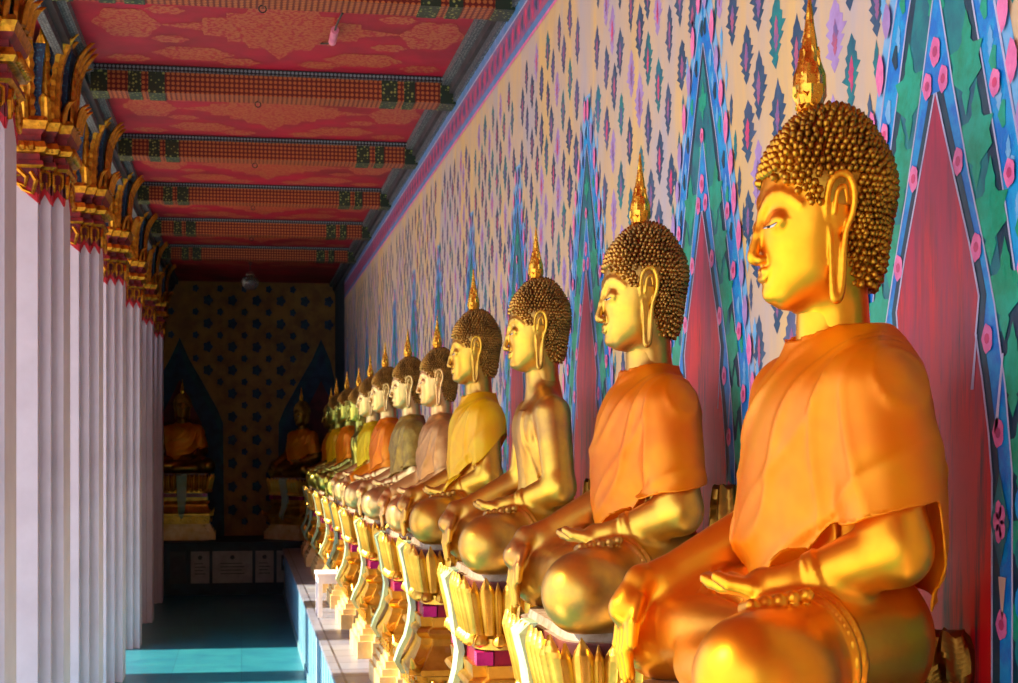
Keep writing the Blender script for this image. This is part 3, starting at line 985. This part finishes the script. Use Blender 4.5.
def face_base(P):
    d = ell(P, (0, .015, .905), (.112, .128, .128))
    d = smin(d, ell(P, (0, -.022, .82), (.098, .104, .112)), .05)
    d = smin(d, ell(P, (0, -.075, .735), (.040, .034, .034)), .045)
    d = smin(d, ell(P, (0, -.008, .760), (.084, .086, .058)), .035)
    return d
def face_y(x, z):
    ys = np.linspace(-.2, 0, 801, dtype=np.float32)
    P = (np.full_like(ys, x), ys, np.full_like(ys, z))
    d = face_base(P)
    i = int(np.argmax(d < 0))
    return float(ys[i])
def head_fn(P):
    d = face_base(P)
    AX = np.abs(P[0])
    Q = (AX, P[1], P[2])
    d = smin(d, seg(P, (0, .045, .64), (0, .035, .76), .072, .070), .03)
    # eye sockets
    yb = face_y(.042, .842)
    d = smax(d, -ell(Q, (.044, yb - .013, .852), (.034, .017, .014)), .020)
    # brow ridge, one sweep into the nose
    br = [(x_, face_y(x_, z_) + .0035, z_) for x_, z_ in ((.006, .862), (.014, .874), (.026, .884), (.042, .889), (.058, .888), (.074, .880), (.088, .866))]
    d = smin(d, chain(Q, br, [.003, .0045, .005, .005, .0045, .004, .002], .004), .014)
    # nose
    n0 = face_y(0, .86); nt_ = face_y(0, .775) - .026
    d = smin(d, chain(P, [(0, n0 + .004, .862), (0, n0 - .006, .825), (0, nt_ + .004, .790)], [.008, .009, .0115], .006), .010)
    d = smin(d, ell(P, (0, nt_ + .006, .783), (.012, .013, .011)), .006)
    d = smin(d, ell(Q, (.014, nt_ + .018, .780), (.009, .013, .008)), .006)
    # eyelid: a half-lowered lens
    ye = face_y(.044, .84)
    d = smin(d, ell(Q, (.044, ye + .012, .842), (.030, .0175, .017)), .012)
    lid = [(.018, face_y(.018, .833) - .001, .835), (.032, ye - .0065, .8365), (.046, ye - .0055, .8370), (.062, face_y(.062, .842) - .002, .8390), (.078, face_y(.078, .843) - .000, .842)]
    d = smin(d, chain(Q, lid, [.0015, .0022, .0024, .0022, .0012], .002), .004)
    # lips
    ym = face_y(0, .752)
    up = [(0, ym - .003, .7595), (.009, ym - .0035, .7615), (.021, face_y(.021, .76) - .001, .7610), (.032, face_y(.032, .768) + .001, .7680)]
    d = smin(d, chain(Q, up, [.0052, .0056, .0045, .002], .003), .004)
    lo = [(0, ym - .003, .7490), (.012, ym - .002, .7495), (.026, face_y(.026, .757) + .001, .7585)]
    d = smin(d, chain(Q, lo, [.0068, .0064, .003], .003), .004)
    d = smin(d, ell(P, (0, face_y(0, .725) + .010, .724), (.020, .018, .016)), .012)
    # ears with long lobes
    e = [(.102, -.022, .842), (.109, -.026, .872), (.117, -.020, .902), (.122, -.002, .916), (.125, .018, .908), (.124, .028, .880), (.119, .026, .850), (.112, .016, .822),
         (.108, .012, .790), (.106, .010, .745), (.104, .004, .712), (.104, -.008, .710), (.103, -.012, .745), (.102, -.014, .800), (.102, -.018, .828)]
    rr = [.006, .0065, .007, .007, .007, .007, .0065, .006, .007, .008, .009, .008, .006, .005, .005]
    e, rr = spline(e, rr, 3)
    d = smin(d, chain(Q, e, rr, .002), .004)
    d = smin(d, ell(Q, (.104, .002, .868), (.009, .024, .042)), .006)      # ear shell
    inn, ir = spline([(.112, -.010, .850), (.118, -.006, .885), (.121, .008, .893), (.119, .014, .868)], [.004, .0045, .004, .003], 4)
    d = smin(d, chain(Q, inn, ir, .002), .003)
    d = smin(d, ell(Q, (.102, -.001, .765), (.0045, .012, .055)), .004)    # lobe web
    return np.maximum(d, .655 - P[2])

def cap_base(P):
    d = ell(P, (0, .022, .905), (.123, .142, .126))
    d = smin(d, ell(P, (0, .030, .985), (.072, .078, .060)), .035)
    d = smin(d, ell(P, (0, .060, .80), (.085, .085, .10)), .04)
    return d
def hairline(P):
    """negative where hair grows: above a curve over the brow, behind the ears"""
    X, Y, Z = P
    f = .928 - .55 * (Y + .12) * 1.0 - Z - 2.0 * X * X          # forehead: lower towards the sides
    side = -.005 - Y + (Z - .86) * .0                            # behind the ear
    a = f
    bk = np.maximum(-(Y - .028), .735 + .0 * X - Z)
    return np.minimum(np.maximum(a, .862 - Z), bk)
def hair_fn(P):
    return smax(cap_base(P), hairline(P), .004)

def make_curls(mat):
    q = MB()
    rows = 32
    C = np.array([0, .03, .875])
    for i in range(1, rows):
        th = PI * .87 * i / rows
        n = max(5, int(2 * PI * math.sin(th) * .145 / .0152))
        for j in range(n):
            ph = 2 * PI * (j + .5 * (i % 2) + rnd.uniform(-.25, .25)) / n
            tq = th + rnd.uniform(-.020, .020)
            dr = np.array([math.sin(tq) * math.cos(ph), math.sin(tq) * math.sin(ph), math.cos(tq)])
            t0, t1 = 0.03, .30
            for _ in range(18):
                tm = (t0 + t1) / 2
                p = C + dr * tm
                if float(cap_base((np.float32(p[0]), np.float32(p[1]), np.float32(p[2])))) < 0: t0 = tm
                else: t1 = tm
            p = C + dr * t0
            if float(hairline((p[0], p[1], p[2]))) > .002: continue
            if abs(p[0]) > .095 and -.035 < p[1] < .035 and p[2] < .915: continue
            if math.hypot(p[0], p[1] - .03) < .018 and p[2] > 1.0: continue
            e = .002
            g = np.array([float(cap_base(tuple(np.float32(p[k] + (e if k == a_ else 0)) for k in range(3)))) for a_ in range(3)]) - float(cap_base(tuple(np.float32(v) for v in p)))
            g = g / (np.linalg.norm(g) + 1e-9)
            N = Vector(g); A = N.orthogonal().normalized(); B = N.cross(A)
            c = Vector(p)
            r = .0086 * rnd.uniform(.9, 1.1)
            vs = []
            for rr_, hh in ((1.0, -.002), (.90, .004), (.52, .0095)):
                for s in range(6):
                    a_ = s * PI / 3 + hh * 60
                    vs.append(c + A * math.cos(a_) * r * rr_ + B * math.sin(a_) * r * rr_ + N * hh)
            vs.append(c + N * .0125)
            fs = []
            for l in range(2):
                for s in range(6): fs.append((l * 6 + s, l * 6 + (s + 1) % 6, (l + 1) * 6 + (s + 1) % 6, (l + 1) * 6 + s))
            for s in range(6): fs.append((12 + s, 12 + (s + 1) % 6, 18))
            q.add(vs, fs, mat)
    return q

def make_flame():
    q = MB()
    n = 24
    rings = []
    prof = [(.024, 0), (.028, .006), (.022, .012), (.027, .020), (.031, .035), (.0325, .052), (.030, .070), (.024, .092), (.018, .112), (.013, .135), (.009, .16), (.006, .185), (.003, .208), (.001, .215)]
    for r, z in prof:
        r *= .84
        rings.append([(r * (1 + (.13 * math.cos(8 * a + z * 60) if z > .02 else 0)) * math.cos(a), .012 + r * (1 + (.13 * math.cos(8 * a + z * 60) if z > .02 else 0)) * math.sin(a), 1.032 + z) for a in [2 * PI * j / n for j in range(n)]])
    q.loft(rings, 'spire_gold')
    for k in range(5):
        for s in range(6):
            a = s * PI / 3 + k * .5
            z = 1.052 + .020 * k; r = .0245 - .003 * abs(k - 1)
            q.tube([(r * math.cos(a + d_), .012 + r * math.sin(a + d_), z + h_) for d_, h_ in ((-.3, 0), (0, -.006), (.3, 0), (.15, .014), (0, .020))], [.002, .004, .003, .003, .001], 'spire_gold', 5)
    return q

def eye_mesh(s):
    q = MB()
    if True:
        pts = []
        for x, up, dn in ((.020, .8335, .8330), (.029, .8345, .8320), (.038, .8345, .8310), (.048, .8345, .8308), (.058, .8355, .8322), (.067, .8375, .8362)):
            pts.append((x, up, dn))
        def yy(x, z):
            P = (np.float32(x), None, np.float32(z))
            ys = np.linspace(-.2, 0, 801, dtype=np.float32)
            Pp = (np.full_like(ys, x), ys, np.full_like(ys, z))
            yb_ = face_y(.044, .84)
            d = smin(face_base(Pp), ell(Pp, (.044, yb_ + .012, .842), (.030, .0175, .017)), .012)
            return float(ys[int(np.argmax(d < 0))]) - .0018
        for (a, b2), mt, off in (((1, 2), 'eye_white', 0),):
            for i in range(len(pts) - 1):
                x0, u0, d0 = pts[i]; x1, u1, d1 = pts[i + 1]
                V = [(s * x0, yy(x0, d0) - off, d0), (s * x1, yy(x1, d1) - off, d1), (s * x1, yy(x1, u1) - off, u1), (s * x0, yy(x0, u0) - off, u0)]
                if s < 0: V = V[::-1]
                q.add(V, [(0, 1, 2, 3)], mt)
        q.tube([(s * x, yy(x, u) - .0005, u) for x, u, d_ in pts], .0010, 'eye_line', 5)
        x0 = .042
        q.tube([(s * (x0 - .004), yy(x0, .832) - .0012, .8322), (s * (x0 + .005), yy(x0, .832) - .0012, .8325)], .0018, 'eye_line', 6)
    return q

# robes
def sstep(x): 
    x = np.clip(x, 0, 1); return x * x * (3 - 2 * x)
def fold_disp(X, Y, Z, s, amp):
    u = X * .62 + (Z - .5) * -.74 + Y * .25          # pleats fan out from the left shoulder
    r_ = np.sqrt((X - .20) ** 2 + (Z - .64) ** 2 + (Y * .7) ** 2) + .02
    ang = np.arctan2(Z - .66, X - .24 + .35 * Y)
    f = (1 - np.abs(np.sin(ang * 7 + s + 1.2 * np.sin(r_ * 9 + s)))) ** 3
    g = (1 - np.abs(np.sin(u * 19 + s * 1.7 + .8 * np.sin(Z * 11 + Y * 7)))) ** 4
    h_ = np.sin(u * 23 + s) * .35
    return amp * (f + .8 * g + h_) * np.clip((.68 - Z) / .16, .1, 1)
def robe(key, seed, hem, open_right=False, wide=.0, off=.014, hang=0, amp=.008):
    def f(P):
        d = torso(P)
        al, ar = arms(P)
        d = smin(d, al, .045); d = smin(d, ar, .045)
        d = smin(d, ell(P, (0, .03, .41), (.210 + wide, .105 + wide * .5, .19)), .06)
        d = smin(d, ell(P, (-.10, .01, .32), (.19, .085, .15)), .05)
        if hang:
            d = smin(d, ell(P, (.05, .085, .34), (.225, .078, .32)), .05)
        return d - off
    pos, F = nets(f, (-.46, -.30, .0), (.46, .28, .74), .0075)
    # normals
    a = pos[F[:, 0]]; n_ = np.cross(pos[F[:, 2]] - a, pos[F[:, 3]] - pos[F[:, 1]])
    VN = np.zeros_like(pos)
    for k in range(4): np.add.at(VN, F[:, k], n_)
    VN /= np.linalg.norm(VN, axis=1)[:, None] + 1e-9
    for _ in range(2):                                       # relax the grid stepping
        acc = np.zeros_like(pos); c_ = np.zeros(len(pos))
        for k in range(4):
            for l in (1, 3):
                np.add.at(acc, F[:, k], pos[F[:, (k + l) % 4]]); np.add.at(c_, F[:, k], 1)
        pos = pos * .5 + .5 * acc / c_[:, None]
    X, Y, Z = pos.T
    def clip(X, Y, Z):
        hz = hem(X, Y) + .006 * np.sin(X * 18 + Y * 25 + seed)
        c = hz - Z
        rn = np.sqrt((X / 1.05) ** 2 + (Y - .035) ** 2)
        c = np.maximum(c, np.where(Z > .55, (.078 - rn) + (Z - .63) * .2, -1))
        c = np.maximum(c, Z - .656 + .25 * np.clip(-Y, 0, .1))
        if open_right: c = np.maximum(c, -(X * .72 - (Z - .52) * .69) - .05)
        return c
    cv = clip(X, Y, Z)
    keep = (cv[F] < 0).any(1)
    F = F[keep]
    e = .002
    g = np.stack([clip(X + e, Y, Z) - cv, clip(X, Y + e, Z) - cv, clip(X, Y, Z + e) - cv], 1) / e
    gg = (g * g).sum(1) + 1e-6
    mv = np.clip(np.where(cv > 0, cv / gg, 0), 0, .02)
    pos = pos - g * mv[:, None]
    X, Y, Z = pos.T
    pos = pos + VN * fold_disp(X, Y, Z, seed, amp)[:, None]
    used = np.unique(F); mp = np.full(len(pos), -1); mp[used] = np.arange(len(used))
    pos = pos[used]; F = mp[F]
    me = bpy.data.meshes.new('robe')
    me.from_pydata([tuple(p) for p in pos], [], [tuple(int(i) for i in q) for q in F])
    me.polygons.foreach_set('use_smooth', [True] * len(me.polygons)); me.update()
    me.materials.append(M['robe_orange'])
    o = bpy.data.objects.new('robe', me); COL.objects.link(o)
    sm = o.modifiers.new('cloth', 'SOLIDIFY'); sm.thickness = .004; sm.offset = 1
    ss = o.modifiers.new('smooth', 'SMOOTH'); ss.factor = .5; ss.iterations = 2
    o.modifiers.move(1, 0)
    ROBES[key] = o
ROBES = {}

def make_statue():
    root = empty('buddha_statue', (0, 0, 0))
    net_obj('body', body_fn, (-.45, -.45, -.02), (.45, .26, .75), .0052, 'gold_olive', root)
    net_obj('head', head_fn, (-.14, -.18, .65), (.14, .16, 1.05), .0032, 'gold_olive', root)
    hr = net_obj('hair', hair_fn, (-.14, -.14, .70), (.14, .19, 1.06), .005, 'hair_brown', root)
    make_curls('hair_brown').build('curls', hr, 60)
    make_flame().build('flame_finial', root, 50)
    for sd_ in (-1, 1): eye_mesh(sd_).build('eye', root)
    for o in list(root.children) + list(hr.children):
        if o.name.split('.')[0] in ('head', 'hair', 'curls', 'eye'):
            o.data.transform(Matrix.Translation((0, .026, 0)) @ Matrix.Diagonal((.93, .81, 1, 1)) @ Matrix.Translation((0, -.022, 0)))
    return root
proto = make_statue()
mn0 = lambda X: np.minimum(X, 0)
LIFT = .048
robe('long', 1.3, lambda X, Y: .335 - .045 * sstep((-Y - .02) / .05) * sstep((.21 - X) / .05) - .05 * sstep(-X / .1) + .25 * Y + .55 * np.minimum(Y + .02, 0) * sstep((.22 - X) / .08) + .40 * np.clip(X, -.16, 0) + 7 * np.clip(-X - .205, 0, .06) - .19 * sstep((Y - .105) / .02), hang=1, off=.013)
robe('short', 2.6, lambda X, Y: .325 - .045 * sstep((-Y - .02) / .05) * sstep((.21 - X) / .05) - .04 * sstep(-X / .1) + .25 * Y + .4 * np.minimum(Y + .02, 0) * sstep((.22 - X) / .08) + .30 * np.clip(X, -.16, 0) + 7 * np.clip(-X - .195, 0, .06), off=.012, wide=.005)
robe('shoulder', 4.1, lambda X, Y: .30 + .3 * Y + .2 * mn0(X), True, off=.012)
robe('chest', 5.5, lambda X, Y: .36 + .9 * Y + .55 * mn0(X - .1) + 7 * np.clip(-X - .195, 0, .06), off=.012)
# stretch the seated bodies and robes a little taller under the chin
def taller(me):
    n = len(me.vertices); c = np.empty(n * 3, np.float32); me.vertices.foreach_get('co', c); c = c.reshape(-1, 3)
    z = c[:, 2]; c[:, 2] = np.where(z < .62, z * (1 + LIFT / .62), z + LIFT)
    me.vertices.foreach_set('co', c.ravel()); me.update()
for ch in proto.children:
    n_ = ch.name.split('.')[0]
    if n_ == 'body': taller(ch.data)
    else: ch.location.z = LIFT - .004
for r in ROBES.values(): taller(r.data)

# ------------------------------------------------------------------ pedestal
def make_pedestal():
    """top at z = .935, front towards local -Y; plan centre at y = -.02"""
    root = empty('lotus_pedestal', (0, 0, 0))
    H = .935
    def rr(hx, hy, rad, n=6):
        pts = []
        for cx, cy, a0 in ((hx - rad, hy - rad, 0), (-hx + rad, hy - rad, 90), (-hx + rad, -hy + rad, 180), (hx - rad, -hy + rad, 270)):
            for i in range(n + 1):
                a = R(a0 + 90 * i / n)
                pts.append((cx + rad * math.cos(a), cy + rad * math.sin(a)))
        return pts
    cy = -.062
    q = MB()
    # core under the petals, then mouldings
    prof = [(.36, .205, .66, 'ped_gold'), (.36, .205, .70, 'ped_gold'), (.34, .185, .715, 'ped_gold'), (.35, .195, .73, 'ped_gold'), (.355, .200, .80, 'ped_gold'), (.38, .215, .905, 'ped_inside'), (.38, .215, .91, 'ped_inside'), (.355, .20, .91, 'ped_top'), (.345, .195, H, 'ped_top')]
    q.loft([ring(rr(a, b_, .10), z, (0, cy)) for a, b_, z, _ in prof], 'ped_gold', mats=[p[3] for p in prof[1:]] + ['ped_top'])
    q.build('lotus_core', root, 40)
    # red and magenta band
    q = MB()
    q.loft([ring(redent(.335, .20, .03, 2), .655, (0, cy)), ring(redent(.335, .20, .03, 2), .60, (0, cy))][::-1], 'ped_red')
    for sx in (-1, 1):
        for sy in (-1, 1):
            x, y = sx * .31, cy + sy * .175
            q.box((x - .03, y - .03, .603), (x + .03, y + .03, .652), 'ped_magenta')
    q.build('red_band', root)
    # mouldings and lion-foot apron
    q = MB()
    pr = [(.39, .255, .335), (.42, .275, .345), (.42, .275, .37), (.405, .262, .385), (.37, .24, .42), (.345, .215, .47), (.34, .21, .50), (.36, .228, .515), (.37, .235, .53), (.36, .228, .545), (.34, .21, .555), (.345, .215, .60)]
    q.loft([ring(redent(a, b_, .05, 1), z, (0, cy)) for a, b_, z in pr], 'ped_gold')
    for sx in (-1, 1):                       # up-curled corners
        for sy in (-1, 1):
            x, y = sx * .375, cy + sy * .235
            q.tube([(x - sx * .05, y - sy * .04, .40), (x, y, .375), (x + sx * .035, y + sy * .025, .39), (x + sx * .05, y + sy * .035, .43)], [.02, .026, .018, .004], 'ped_gold', 8)
    q.build('moulding', root, 35)
    q = MB()
    for face in range(4):                    # scrolled relief under the plate
        for i in range(-3, 4):
            if face % 2 == 0: x, y, ux, uy = i * .105, cy + (-.238 if face == 0 else .238), 1, 0
            else: x, y, ux, uy = (.392 if face == 1 else -.392), cy + i * .058, 0, 1
            pts = []
            for k in range(9):
                a = k * PI / 4
                r = .034 * (1 - k / 11)
                pts.append((x + ux * r * math.cos(a), y + uy * r * math.cos(a), .275 + r * math.sin(a) * 1.1))
            q.tube(pts, [.010] * 7 + [.008, .005], 'ped_gold', 5)
    q.loft([ring(redent(.365, .225, .05, 1), .225, (0, cy)), ring(redent(.375, .235, .05, 1), .335, (0, cy))], 'ped_gold')
    q.build('scroll_relief', root, 50)
    # stepped base
    q = MB()
    for i, (a, b_, z0, z1) in enumerate(((.45, .288, 0, .115), (.425, .272, .115, .155), (.40, .252, .155, .195), (.38, .235, .195, .225))):
        q.loft([ring(redent(a, b_, .09, 1), z0, (0, cy)), ring(redent(a, b_, .09, 1), z1, (0, cy))], 'ped_step')
    q.build('stepped_base', root)
    # petals round the lotus
    path = rr(.370, .205, .10, 8)
    P = [Vector((x, y + cy, 0)) for x, y in path]
    L = [(P[(i + 1) % len(P)] - P[i]).length for i in range(len(P))]
    tot = sum(L); N = 32
    protoP = {}
    def pet(wd, h, out, z0, inv=False):
        p = MB(); rows = []
        K = 14
        for i in range(K + 1):
            t = i / K
            wv = wd * (.72 + .30 * math.sin(PI * min(t, .72) * .75)) if t < .72 else wd * 1.02 * (1 - ((t - .72) / .28) ** 1.5) * (1 - .35 * (t - .72) / .28) + .0012
            o_ = .010 + out * t ** 2.2 + .012 * math.sin(PI * t)
            z = z0 + h * t
            bl = .024 * min(1, (1 - t) * 5 + .02)
            rows.append([(-wv, -o_ + .012, z), (-wv * .8, -o_ + .012 - bl * .55, z), (-wv * .5, -o_ + .012 - bl * .95, z), (-wv * .16, -o_ + .010 - bl, z), (0, -o_ + .004 - bl, z), (wv * .16, -o_ + .010 - bl, z), (wv * .5, -o_ + .012 - bl * .95, z), (wv * .8, -o_ + .012 - bl * .55, z), (wv, -o_ + .012, z), (0, -o_ + .0125 + .007 * (1 - t), z)])
        if inv: rows = [[(x, y, 2 * z0 - z) for x, y, z in r][::-1] for r in rows]
        p.loft(rows, 'ped_gold')
        return p
    big = pet(.030, .214, .052, .715).build('petal', root, 85)
    mid = pet(.016, .196, .044, .715).build('petal', root, 85)
    small = pet(.026, .055, .018, .722, True).build('petal', root, 85)
    fst = {id(big): 1, id(mid): 1, id(small): 1}
    def put(o, x, y, rz, z=0):
        if not fst[id(o)]:
            c = o.copy(); COL.objects.link(c)
        else:
            c = o; fst[id(o)] = 0
        c.location = (x, y, z); c.rotation_euler = (0, 0, rz)
    def at(s):
        s %= tot
        i = 0
        while s > L[i]: s -= L[i]; i += 1
        a, b_ = P[i], P[(i + 1) % len(P)]
        p = a.lerp(b_, s / L[i]); d = (b_ - a).normalized()
        return p, math.atan2(d.y, d.x)          # outward normal of a ccw path is d rotated by -90
    for i in range(N):
        p, a = at(tot * i / N)
        put(big, p.x, p.y, a)
        p, a = at(tot * (i + .5) / N)
        put(mid, p.x, p.y, a)
    for i in range(0, N):
        p, a = at(tot * (i + .5) / N)
        put(small, p.x * .97, cy + (p.y - cy) * .97, a)
    # pale apron hanging down the front
    q = MB()
    pf = [(-.31, .93), (-.342, .90), (-.318, .80), (-.305, .70), (-.29, .62), (-.298, .55), (-.315, .48), (-.345, .42), (-.365, .36), (-.332, .30)]
    wv = [.065, .07, .068, .064, .06, .056, .05, .044, .034, .008]
    rows = []
    for (y, z), w_ in zip(pf, wv):
        rows.append([(-w_, y + .02, z), (w_, y + .02, z), (w_, y - .004, z), (-w_, y - .004, z)])
    q.loft([r[::-1] for r in rows][::-1], 'apron')
    q.build('apron_cloth', root, 50)
    return root
ped0 = make_pedestal()

# ------------------------------------------------------------------ statues in the row
GROUND = 1.0
#        X      Y      seat  scale gold          robe      robe mat       hair
ST = [(1.043, 2.75, 1.522, 0.98, 'gold_orange', 'long', 'robe_orange', 'hair_gold'),
      (1.092, 4.25, 1.514, 1.01, 'gold_olive', 'short', 'robe_amber', 'hair_brown'),
      (1.092, 5.82, 1.535, 1.00, 'gold_olive', None, None, 'hair_brown'),
      (1.079, 7.35, 1.545, 1.00, 'gold_olive', 'chest', 'robe_yellow', 'hair_brown'),
      (1.092, 8.85, 1.510, 0.95, 'gold_rose', 'shoulder', 'robe_gold', 'hair_brown'),
      (1.086, 10.4, 1.510, 0.98, 'gold_pale', 'short', 'robe_bronze', 'hair_brown'),
      (1.080, 12.0, 1.510, 0.99, 'gold_pale', 'shoulder', 'robe_amber', 'hair_brown'),
      (1.088, 13.5, 1.510, 0.98, 'gold_pale', 'chest', 'robe_lemon', 'hair_brown'),
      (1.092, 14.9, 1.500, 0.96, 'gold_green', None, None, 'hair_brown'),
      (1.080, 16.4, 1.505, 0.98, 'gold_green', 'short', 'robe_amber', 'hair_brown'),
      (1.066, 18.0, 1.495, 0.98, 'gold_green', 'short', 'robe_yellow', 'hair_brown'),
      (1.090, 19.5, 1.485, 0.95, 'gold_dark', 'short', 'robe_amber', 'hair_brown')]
SL = ['nearest gold seated Buddha statue in a long sheer orange robe',
      'second gold seated Buddha statue, orange robe ending at the elbow',
      'bare gold seated Buddha statue without a cloth robe, between the orange and yellow robed ones',
      'seated Buddha statue with a bright yellow cloth across its chest',
      'seated Buddha statue with a satin pale gold robe over one shoulder',
      'seated Buddha statue wearing an olive bronze robe, sixth from the right',
      'pale gold seated Buddha statue with orange robe over one shoulder, seventh from the right',
      'pale seated Buddha statue with lemon yellow cloth, eighth from the right',
      'greenish gold seated Buddha statue without robe, ninth from the right',
      'greenish seated Buddha statue with amber robe, tenth from the right',
      'small far seated Buddha statue with yellow robe, eleventh from the right',
      'farthest seated Buddha statue of the long row, next to the dark corner']
PL = ['nearest lotus pedestal, mostly below the picture edge, under the first statue',
      'lotus pedestal with large lit petals under the second statue',
      'lotus pedestal with red band under the bare gold third statue',
      'lotus pedestal under the statue with the yellow chest cloth',
      'lotus pedestal under the statue in the pale satin robe',
      'lotus pedestal under the olive robed statue, sixth from the right',
      'lotus pedestal just nearer than the white table, seventh from the right',
      'lotus pedestal just beyond the white table, eighth from the right',
      'lotus pedestal under the greenish statue without robe, ninth from the right',
      'small lotus pedestal in the distance, tenth from the right',
      'small dim lotus pedestal, eleventh from the right',
      'dimmest small lotus pedestal at the far end of the ledge']
def setmat(o, name):
    o.material_slots[0].link = 'OBJECT'
    o.material_slots[0].material = M[name]
def dress(root, gold_, robe, rmat, hair, big=0):
    for ch in root.children:
        n = ch.name.split('.')[0]
        if n in ('body', 'head'): setmat(ch, gold_)
        if n == 'hair':
            setmat(ch, hair)
            for g in ch.children: setmat(g, hair)
    if big:
        for ch in root.children:
            if ch.name.split('.')[0] != 'body':
                ch.scale = (big,) * 3; ch.location.z = LIFT - .004 + .695 * (1 - big)
            if ch.name.startswith('flame'): ch.location.y = -.018
    if robe:
        r0 = ROBES[robe]
        r = r0.copy(); COL.objects.link(r)
        r.name = 'robe'
        r.parent = root; setmat(r, rmat)
        r['label'] = {'robe_orange': 'sheer orange robe', 'robe_amber': 'orange robe', 'robe_yellow': 'bright yellow cloth', 'robe_lemon': 'lemon yellow cloth', 'robe_gold': 'pale satin robe', 'robe_bronze': 'olive bronze robe'}[rmat]
blanks = []
for i, (x, y, sz, s, g, rb, rm, hr) in enumerate(ST):
    o = copy_tree(proto)
    o.location = (x, y, sz + .001); o.rotation_euler = (0, 0, -PI / 2); o.scale = (s, s, s)
    dress(o, g, rb, rm, hr, 1.09 if i == 0 else 0)
    tag(o, SL[i], 'statue', 'golden Buddha statues in the row along the mural wall')
    p = copy_tree(ped0)
    p.location = (x, y, ZL + .001); p.rotation_euler = (0, 0, -PI / 2); p.scale = (1, 1, (sz - ZL) / .935)
    tag(p, PL[i], 'pedestal', 'gilded lotus pedestals on the ledge')
# two on the end bench
for i, (x, y, rz, s, lab, pl) in enumerate(((-.80, 21.75, R(0), 1.0, 'dim seated Buddha statue on the end bench, half hidden by the far column', 'dim stepped pedestal on the end bench beside the columns'),
                                (.80, 21.55, R(-50), .96, 'dim seated Buddha statue in the far right corner on the end bench', 'dim stepped pedestal in the far right corner of the end bench'))):
    o = copy_tree(proto)
    sz = 1.60 - .06 * i
    o.location = (x, y, sz + .001); o.rotation_euler = (0, 0, rz); o.scale = (s,) * 3
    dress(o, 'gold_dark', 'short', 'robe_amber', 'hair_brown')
    tag(o, lab, 'statue', 'Buddha statues on the end bench')
    p = copy_tree(ped0)
    p.location = (x, y, .701); p.rotation_euler = (0, 0, rz); p.scale = (1, 1, (sz - .70) / .935)
    tag(p, pl, 'pedestal', 'pedestals on the end bench')
def kill(o):
    for c in list(o.children): kill(c)
    bpy.data.objects.remove(o)
kill(proto); kill(ped0)
for r in ROBES.values(): kill(r)

# ------------------------------------------------------------------ small things
t = empty('side_table', (.59, 12.45, ZL + .001))
q = MB(); q.box((0, 0, .325), (.32, .42, .35), 'white_table'); q.build('table_top', t)
q = MB(); q.box((.01, .01, .27), (.31, .41, .325), 'white_table'); q.build('apron_frame', t)
for x, y in ((.01, .01), (.275, .01), (.01, .375), (.275, .375)):
    q = MB(); q.box((x, y, 0), (x + .035, y + .035, .27), 'white_table'); q.build('leg', t)
tag(t, 'small white wooden table standing at the edge of the ledge', 'table')

# gilt cloth bundles behind the near statues
def bundle(hh):
    q = MB(); rings = []
    n = 28
    for i in range(15):
        t_ = i / 14
        r = .030 + .014 * math.sin(PI * t_) + (.008 if t_ < .12 else 0)
        rings.append([(r * 1.1 * (1 + .16 * math.cos(7 * a + 3 * t_)) * math.cos(a), r * .8 * (1 + .16 * math.cos(7 * a + 3 * t_)) * math.sin(a), hh * t_ + .008 * math.sin(5 * a)) for a in [2 * PI * j / n for j in range(n)]])
    q.loft(rings, 'gold_dark')
    o = q.build('gilded_cloth_bundle', None, 60)
    return o
for i, (x, y, z, hh, lab) in enumerate(((1.282, 2.68, 1.523, .13, 'low gilded cloth bundle behind the nearest statue'), (1.282, 4.02, 1.515, .37, 'tall gilded cloth bundle behind the second statue, seen against the red niche'),
                                (1.282, 5.60, 1.536, .33, 'gilded cloth bundle behind the bare gold third statue'))):
    o = bundle(hh); o.location = (x, y, z)
    tag(o, lab, 'cloth bundle', 'gilded cloth bundles behind the statues')
# lamp
l = empty('hanging_lamp', (.10, 18.9, 3.86))
q = MB(); q.lathe([(.0, -.02), (.06, -.01), (.10, .04), (.11, .09), (.09, .13), (.05, .16)], 'glass', 20); q.build('glass_shade', l, 60)
q = MB(); q.lathe([(.05, .16), (.055, .17), (.03, .20), (.01, .21)], 'metal', 14); q.build('lamp_cap', l, 40)
q = MB(); q.tube([(0, 0, .20), (0, 0, ZC - 3.86)], .006, 'wire', 6); q.build('rod', l)
tag(l, 'glass dome lamp hanging in front of the dark end wall', 'lamp')
# pink tube with wires on first panel
l = empty('pink_lamp', (.50, 8.62, ZC - .001))
q = MB(); q.tube([(0, -.13, -.05), (0, .13, -.05)], [.022, .022], 'pink', 10); q.build('tube', l, 50)
q = MB(); q.tube([(0, -.13, -.05), (.01, -.22, -.03), (.03, -.30, -.002)], .006, 'wire', 6); q.tube([(0, .13, -.05), (-.02, .24, -.03), (-.05, .36, -.002)], .006, 'wire', 6)
q.build('wire', l)
tag(l, 'small pink tube lamp with wires on the first crimson ceiling panel', 'lamp')
